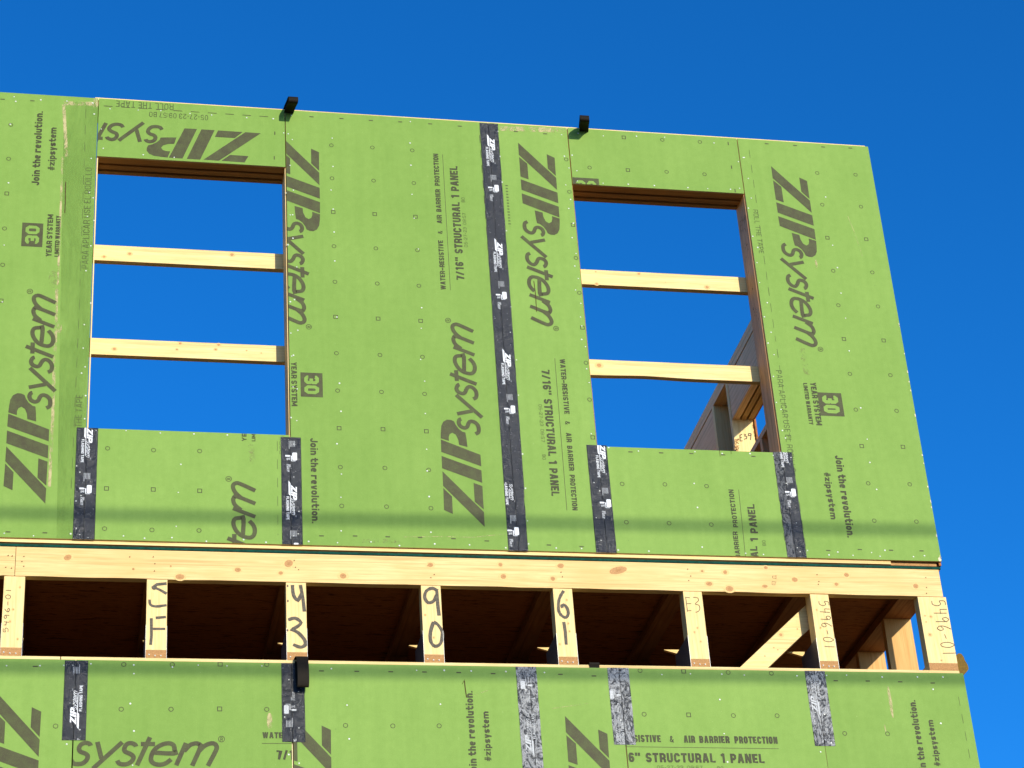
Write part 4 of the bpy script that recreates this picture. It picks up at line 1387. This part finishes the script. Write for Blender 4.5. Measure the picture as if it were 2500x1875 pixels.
BRUSHED = {
 1: (l1, .0125, [[[(1140, 722), (1178, 697), (1250, 690)], [(1160, 720), (1200, 738), (1250, 766)], [(1122, 810), (1128, 848), (1170, 862), (1250, 852)]],
                 [[(1168, 948), (1245, 941)], [(1135, 950), (1136, 1080), (1130, 1150)], [(1140, 1030), (1240, 1030)]]]),
 2: (l3, .0160, [[[(350, 455), (358, 530), (390, 570), (418, 520)], [(410, 455), (428, 550), (440, 655)]],
                 [[(318, 718), (370, 704), (415, 738), (380, 772), (350, 790), (392, 812), (440, 865), (445, 905), (410, 922), (355, 902)]]]),
 3: (l3, .0160, [[[(1440, 500), (1400, 480), (1355, 500), (1342, 548), (1368, 588), (1410, 575), (1432, 530)], [(1432, 490), (1440, 600), (1450, 685)]],
                 [[(1408, 732), (1385, 810), (1388, 880), (1420, 915), (1462, 892), (1474, 810), (1440, 752), (1408, 735)]]]),
 4: (n1, .0150, [[[(800, 20), (740, 110), (700, 220), (690, 330), (702, 440), (760, 525), (840, 560), (888, 500), (880, 400), (820, 312), (760, 320), (775, 365)]],
                 [[(800, 650), (830, 850), (850, 1110)]]])}
for i, (f, wd, glyphs_) in BRUSHED.items():
    for g in glyphs_:
        mk = MB()
        for st in g:
            mk.stroke(smooth_path(w5(f, st)), wd, YW, 'marker', True)
        mk.build('brushed_digit' if i > 1 else 'brushed_letter', TR[i], ORG[TR[i].name])
def penned(i, mk):
    if i == 0:
        hand(mk, '5496-01', P(*l1(62, 1060), SH), P(*l1(85, 715), SH), .022, .0028, YW)
    if i == 1:
        mk.disc(*P(*l1(1158, 722), SH), .012, .010, YW-.0014, 'marker')
    if i == 2:
        for q in ((314, 462), (316, 575), (314, 795)):
            mk.disc(*P(*l3(*q), SH), .004, .006, YW, 'marker')
    if i == 5:
        for st in ([(650, 395), (665, 510), (682, 645)], [(650, 400), (720, 412)], [(665, 510), (745, 508)], [(680, 630), (745, 626)], [(775, 402), (850, 412), (865, 460), (812, 515), (870, 535), (890, 590), (862, 642), (815, 655)]):
            mk.stroke(smooth_path(w5(n2, st)), .0032, YW, 'pen')
    if i == 6:
        hand(mk, '5496-01', P(*n3(890, 345), SH), P(*n3(1010, 1270), SH), .050, .0032, YW)

# the end posts, each with its own knots
KN = {0: [l1(98, 884), l1(150, 718), l1(132, 1107), l1(75, 975)], 3: [l3(1410, 850), l3(1345, 680)], 4: [n1(860, 205), n1(890, 680), n1(915, 840), n1(720, 1100)],
      5: [n2(850, 920), n2(905, 1150), n2(800, 990)], 6: [n3(860, 520), n3(930, 850), n3(1040, 690)]}
for i, t in enumerate(TR+[HIDDEN]):
    xc = t.location.x
    mk = MB()
    mk.box(xc-.0445, xc+.0445, SH+.0004, RY1-.0002, ZC1+.0006, RZ0-.0025, 'woodz')
    for px, py in KN.get(i, []):
        x, z = P(px, py, SH)
        mk.disc(x, z, .0065, .008, YW+.0003, 'knotring', 10)
        mk.disc(x, z, .003, .004, YW+.0001, 'knot', 8)
    penned(i, mk)
    mk.build('end_post', t, ORG[t.name])

# ================================================================== gable end truss at the right corner
ET = thing('end_truss', 'open end truss with a wide 5496-01 post at the right corner', 'truss', (4.006, SH, ZP), 'floor trusses between the two storeys')
X0, X1 = 3.9355, 4.0763
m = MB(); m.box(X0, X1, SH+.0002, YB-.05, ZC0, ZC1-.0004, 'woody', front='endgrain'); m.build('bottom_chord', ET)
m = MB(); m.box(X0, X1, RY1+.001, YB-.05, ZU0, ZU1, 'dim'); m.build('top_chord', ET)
ep = MB(); ep.box(X0, X1, SH+.0004, RY1-.0002, ZC1, RZ0-.0025, 'woodz')
m = MB(); m.box(X0+.001, X1-.001, RY1+.0004, RY1+.019, ZC1, ZU0-.0006, 'woodz'); m.build('inner_post', ET)
y = .464
while y < YB-.2:
    m = MB(); m.box(X0, X1, y, y+.038, ZC1, ZU0-.0006, 'warmz'); m.build('post', ET)
    y += .3985
def n4(x, y): return (2060+x*.14467, 1420+y*.14467)
hand(ep, '5496-01', P(*n4(1470, 310), SH), P(*n4(1690, 1290), SH), .068, .0036, YW)
mk = ep
for px, py, r in ((1455, 895, .008), (1470, 590, .007), (1370, 575, .004), (1650, 1330, .005), (1390, 680, .004)):
    x, z = P(*n4(px, py), SH)
    mk.disc(x, z, r*1.6, r*1.4, YW+.0003, 'knotring', 10)
    mk.disc(x, z, r*.7, r*.8, YW+.0001, 'knot', 8)
ep.build('end_post', ET)

# ================================================================== diagonal brace in the last bays
BR = thing('diagonal_brace', 'sunlit diagonal wood brace leaning between two floor trusses', 'brace', (3.06, .116, 5.5))
dx, dz = .745, .667
ox, oz = 3.064, 5.607
def al(t, s):                                   # t along the board, s across (0 = upper edge)
    return (ox+dx*t+dz*s, oz+dz*t-dx*s)
m = MB()
t0, t1 = -.14, .555
m.prism([al(t0, .089), al(t1, .089), al(t1, 0), al(t0, 0)], .116, .154, 'woodx')
x, z = P(*l6(388, 675), .116)
m.disc(x, z, .017, .015, .1156, 'knotring', 12)
m.disc(x, z, .008, .008, .1154, 'knot', 10)
for q in ((335, 772), (365, 788), (268, 835), (512, 632)):
    x, z = P(*l6(*q), .116)
    m.disc(x, z, .004, .0035, .1154, 'knot', 8)
m.build('board', BR)

# ================================================================== guard rails across the openings
def rail(xa, xb, ztop, label, dents=None, wane=False):
    t = thing('guard_rail', label, 'rail', (xa, YK+.0005, ztop-.089), 'guard rails across the window openings')
    m = MB()
    y0, y1 = YK+.0008, YK+.0388
    n = 30
    for i in range(n):
        a, b = xa+(xb-xa)*i/n, xa+(xb-xa)*(i+1)/n
        def lo(x):
            return ztop-.089+(.0065*math.exp(-((x-(xa+.36*(xb-xa)))/.16)**2)*(1 if wane else 0))
        m.face([(a, y0, lo(a)), (b, y0, lo(b)), (b, y0, ztop), (a, y0, ztop)], 'woodx')
        m.face([(a, y1, lo(a)+.004), (b, y1, lo(b)+.004), (b, y0, lo(b)), (a, y0, lo(a))], 'woodx')
        m.face([(a, y0, ztop), (b, y0, ztop), (b, y1, ztop), (a, y1, ztop)], 'woodx')
        m.face([(b, y1, lo(b)+.004), (a, y1, lo(a)+.004), (a, y1, ztop), (b, y1, ztop)], 'woodx')
    for x in (xa, xb):
        m.face([(x, y0, ztop-.089), (x, y0, ztop), (x, y1, ztop), (x, y1, ztop-.085)], 'woodx')
    for px, py, r in (dents or []):
        x, z = P(px, py, YK)
        m.disc(x, z, r*2, r*1.5, y0-.0003, 'knotring', 12)
        m.disc(x, z, r, r*.9, y0-.0005, 'knot', 10)
    m.build('board', t)
    return t
def zt(f, x, y): return P(*f(x, y), YK+.0008)[1]
rail(-.02, 1.15, (zt(q1, 712, 1218)+zt(q1, 2055, 1290))/2, 'upper wood rail across the left window opening', [(*q1(780, 1310), .007), (*q1(973, 1288), .008), (*q1(1740, 1295), .009)])
rail(-.03, 1.13, (zt(q2, 690, 382)+zt(q2, 2060, 444))/2, 'lower wood rail across the left window opening', [(*q2(858, 466), .008), (*q2(1327, 470), .005), (*q2(1352, 425), .007), (*q2(1618, 470), .006), (*q2(1640, 435), .007), (*q2(1850, 478), .003), (*q2(1960, 497), .003)])
rail(2.33, 3.50, (zt(q5, 792, 1218)+zt(q5, 1975, 1282))/2, 'upper wood rail across the right window opening', [(*q5(1228, 1255), .007), (*q5(1740, 1355), .009), (*q5(912, 1330), .007), (*q5(905, 1240), .003), (*q5(1427, 1318), .002)])
rail(2.34, 3.52, (zt(q6, 858, 362)+zt(q6, 2065, 410))/2, 'lower wane edged wood rail across the right window opening', [(*q6(930, 405), .012)], True)

# ================================================================== side wall seen through the right window
SW = thing('side_wall', 'bare shaded stud wall running back behind the right window opening', 'wall', (3.936, .16, 6.095))
XI, XO = 3.936, 4.0715
part('top_plate', SW, XI, XO, YK+.002, YB, 8.5135, ZT, 'side')
part('top_plate', SW, XI+.0005, XO, YK+.002, YB, 8.475, 8.513, 'side')
part('bottom_plate', SW, XI, XO, YK+.002, YB, 6.0955, 6.133, 'woody')
for y in (.20, .24, 2.318, 2.634, 4.4, 5.0, 5.9):
    o = part('stud', SW, XI, XO, y, y+.038, 6.134, 8.4745, 'woodz' if y in (2.318, 2.634) else 'studz')
    if y == 2.318:
        MARKED = o
        o['label'] = 'pale stud with torn bark, penned E39'
hd = part('header', SW, XI+.003, XI+.046, .279, 2.317, 8.196, 8.467, 'side')
for x0, x1 in ((.058, .088), (.101, .1345)):
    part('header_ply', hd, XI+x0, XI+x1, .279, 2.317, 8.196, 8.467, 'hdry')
part('header', SW, XI+.003, XO-.001, 2.673, 4.399, 7.95, 8.467, 'side')
part('sill', SW, XI, XO, .279, 2.317, 7.80, 7.836, 'side')
for y in (.61, 1.02, 1.43, 1.84):
    part('cripple_stud', SW, XI, XO, y, y+.038, 6.134, 7.7995, 'studz')
m = MB()
m.box(4.072, XE, .0115, 2.30, 6.095, 7.83, 'osb')
m.box(4.072, XE, .0115, 2.30, 8.2, ZT-.004, 'osb')
m.box(4.072, XE, .0115, .27, 7.83, 8.2, 'osb')
m.build('sheathing_panel', SW)
part('sheathing_panel', SW, 4.072, XE, 2.301, YB, 6.095, ZT-.004, 'osb')
# torn bark and the E39 mark on the far stud
m = MB()
ye = 2.3176
def e39(x, y): return P(1760+x*.12057, 920+y*.12057, 2.318)
for st in ([(385, 1180), (390, 1300)], [(385, 1185), (430, 1160)], [(388, 1235), (425, 1225)], [(390, 1302), (440, 1295)], [(465, 1160), (500, 1170), (480, 1200), (525, 1210), (520, 1250), (470, 1265)], [(610, 1150), (560, 1150), (555, 1190), (600, 1190), (615, 1150)], [(612, 1150), (600, 1280)]):
    m.stroke([e39(*q) for q in st], .0060, ye-.0001*len(m.f)/10, 'pen')
absorb(MARKED, m)
m = MB()
for k in range(46):
    x, z = e39(random.uniform(290, 360), random.uniform(1250, 1500))
    m.disc(x, z, random.uniform(.002, .005), random.uniform(.004, .012), ye-.0002-.00002*k, random.choice(['endgrain', 'hole', 'knotring', 'endgrain']), 6, random.uniform(-1, 1))
for k in range(26):
    t = random.random()
    x, z = e39(648+60*t+random.uniform(-10, 14), 950+350*t)
    m.disc(x, z, random.uniform(.0015, .004), random.uniform(.006, .013), ye-.0002-.00002*k, random.choice(['endgrain', 'hole', 'endgrain']), 6, random.uniform(-.4, .4))
absorb(MARKED, m)

# ================================================================== lifting straps
def webbing(name, label, path, x0, x1, mat, group='webbing straps over the wall tops', lean=0.0, thick=.003):
    """flat webbing of constant thickness along a (y, z) path, x0..x1 wide"""
    pts = smooth_path(path, 4)
    L, R = [], []
    for i, p in enumerate(pts):
        a, b = Vector(pts[max(0, i-1)]), Vector(pts[min(len(pts)-1, i+1)])
        d = (b-a).normalized()
        nrm = Vector((-d.y, d.x))*thick/2
        L.append((p[0]+nrm.x, p[1]+nrm.y))
        R.append((p[0]-nrm.x, p[1]-nrm.y))
    m = MB()
    def X(x, q):
        return x+lean*(path[0][0]-q[0])
    for i in range(len(pts)-1):
        for A, B in ((L[i], L[i+1]), (R[i+1], R[i])):
            m.face([(X(x0, A), *A), (X(x1, A), *A), (X(x1, B), *B), (X(x0, B), *B)], mat)
        m.face([(X(x0, L[i]), *L[i]), (X(x0, L[i+1]), *L[i+1]), (X(x0, R[i+1]), *R[i+1]), (X(x0, R[i]), *R[i])], mat)
        m.face([(X(x1, L[i+1]), *L[i+1]), (X(x1, L[i]), *L[i]), (X(x1, R[i]), *R[i]), (X(x1, R[i+1]), *R[i+1])], mat)
    for q in (0, -1):
        m.face([(X(x0, L[q]), *L[q]), (X(x1, L[q]), *L[q]), (X(x1, R[q]), *R[q]), (X(x0, R[q]), *R[q])], mat)
    bm = bmesh.new()
    me = m._mesh(name, (x0, 0, path[0][1]))
    bm.from_mesh(me)
    bmesh.ops.remove_doubles(bm, verts=bm.verts, dist=1e-5)
    bmesh.ops.recalc_face_normals(bm, faces=bm.faces)
    bm.to_mesh(me)
    bm.free()
    for p in me.polygons:
        p.use_smooth = False
    o = bpy.data.objects.new(name, me)
    COL.objects.link(o)
    o.location = (x0, 0, path[0][1])
    tag(o, label, 'strap', group)
    return o
za = ZT+.0155
webbing('lifting_strap', 'black strap loop jutting over the wall top above the left window corner',
        [(.05, za), (-.005, za+.002), (-.06, za-.010), (-.108, za-.018), (-.126, za-.030), (-.127, za-.050), (-.112, za-.056), (-.07, za-.042), (-.03, za-.036), (-.003, za-.034)],
        P(691, 268)[0], P(714, 268)[0], 'strap', lean=.085)
webbing('lifting_strap', 'black strap loop jutting over the wall top above the right window',
        [(.05, za), (-.005, za+.002), (-.06, za-.010), (-.108, za-.018), (-.126, za-.030), (-.127, za-.050), (-.112, za-.056), (-.07, za-.042), (-.03, za-.036), (-.003, za-.034)],
        P(1422, 316)[0]-.008, P(1443, 316)[0]-.006, 'strap', lean=-.19)
zl = ZP+.003
webbing('lifting_strap', 'black strap loop hanging down over the lower wall top',
        [(.008, zl), (-.012, zl+.002), (-.032, zl-.008), (-.047, zl-.05), (-.052, zl-.105), (-.047, zl-.142), (-.037, zl-.149), (-.027, zl-.130), (-.012, zl-.07), (-.004, zl-.015)],
        P(718, 1606)[0], P(718, 1606)[0]+.050, 'strap', lean=.14)
xs_ = P(1439, 1614)[0]
webbing('lifting_strap', 'small black strap end lying over the lower plate', [(.075, zl), (.040, zl+.006), (.010, zl+.007), (.004, zl+.001), (.0085, zl-.012), (.009, zl-.020)], xs_, xs_+.046, 'strap')
# yellow strap folded over the side wall's top
m = MB()
yy = .03
m.prism([P(*n4(*q), yy) for q in ((1880, 1300), (1915, 1480), (1950, 1545), (2025, 1575), (2085, 1510), (2108, 1470), (2090, 1400), (2045, 1330), (2025, 1270), (1985, 1218), (1940, 1208), (1900, 1235))], yy, yy+.045, 'yellow')
o = m.build('lifting_strap', None, (4.09, yy, ZP))
tag(o, 'yellow folded strap poking out at the right end of the floor', 'strap', 'webbing straps over the wall tops')

# ================================================================== overhead cables on poles (their shadows fall on the walls)
def cable(zwall0, zwall1, dist, r, label):
    a = Vector((-.29, 0, zwall0))+SUND*dist
    b = Vector((4.08, 0, zwall1))+SUND*dist
    d = (b-a).normalized()
    p, q = a-d*24, a+d*30
    m = MB()
    n = 8
    u = d.cross(Vector((0, 0, 1))).normalized()
    v = u.cross(d)
    for i in range(n):
        c0, c1 = 2*math.pi*i/n, 2*math.pi*(i+1)/n
        e0 = (u*math.cos(c0)+v*math.sin(c0))*r
        e1 = (u*math.cos(c1)+v*math.sin(c1))*r
        m.face([p+e0, q+e0, q+e1, p+e1], 'cable')
    o = m.build('overhead_cable', None, tuple(p))
    tag(o, label, 'cable', 'overhead cables in front of the site')
    return p, q
c1 = cable(6.231, 6.277, 9.5, .0185, 'upper overhead cable out of frame that shades the upper wall')
c2 = cable(5.500, 5.510, 9.0, .020, 'lower overhead cable out of frame that shades the lower wall')
for k in (0, 1):
    m = MB()
    x, y, z = c1[k]
    n = 12
    for i in range(n):
        a, b = 2*math.pi*i/n, 2*math.pi*(i+1)/n
        m.face([(x+.16*math.cos(a), y+.2+.16*math.sin(a), 0), (x+.16*math.cos(b), y+.2+.16*math.sin(b), 0), (x+.11*math.cos(b), y+.2+.11*math.sin(b), 9.6), (x+.11*math.cos(a), y+.2+.11*math.sin(a), 9.6)], 'studz')
    o = m.build('utility_pole', None, (x, y, 0))
    tag(o, 'wood utility pole out of frame carrying the overhead cables', 'pole', 'utility poles')
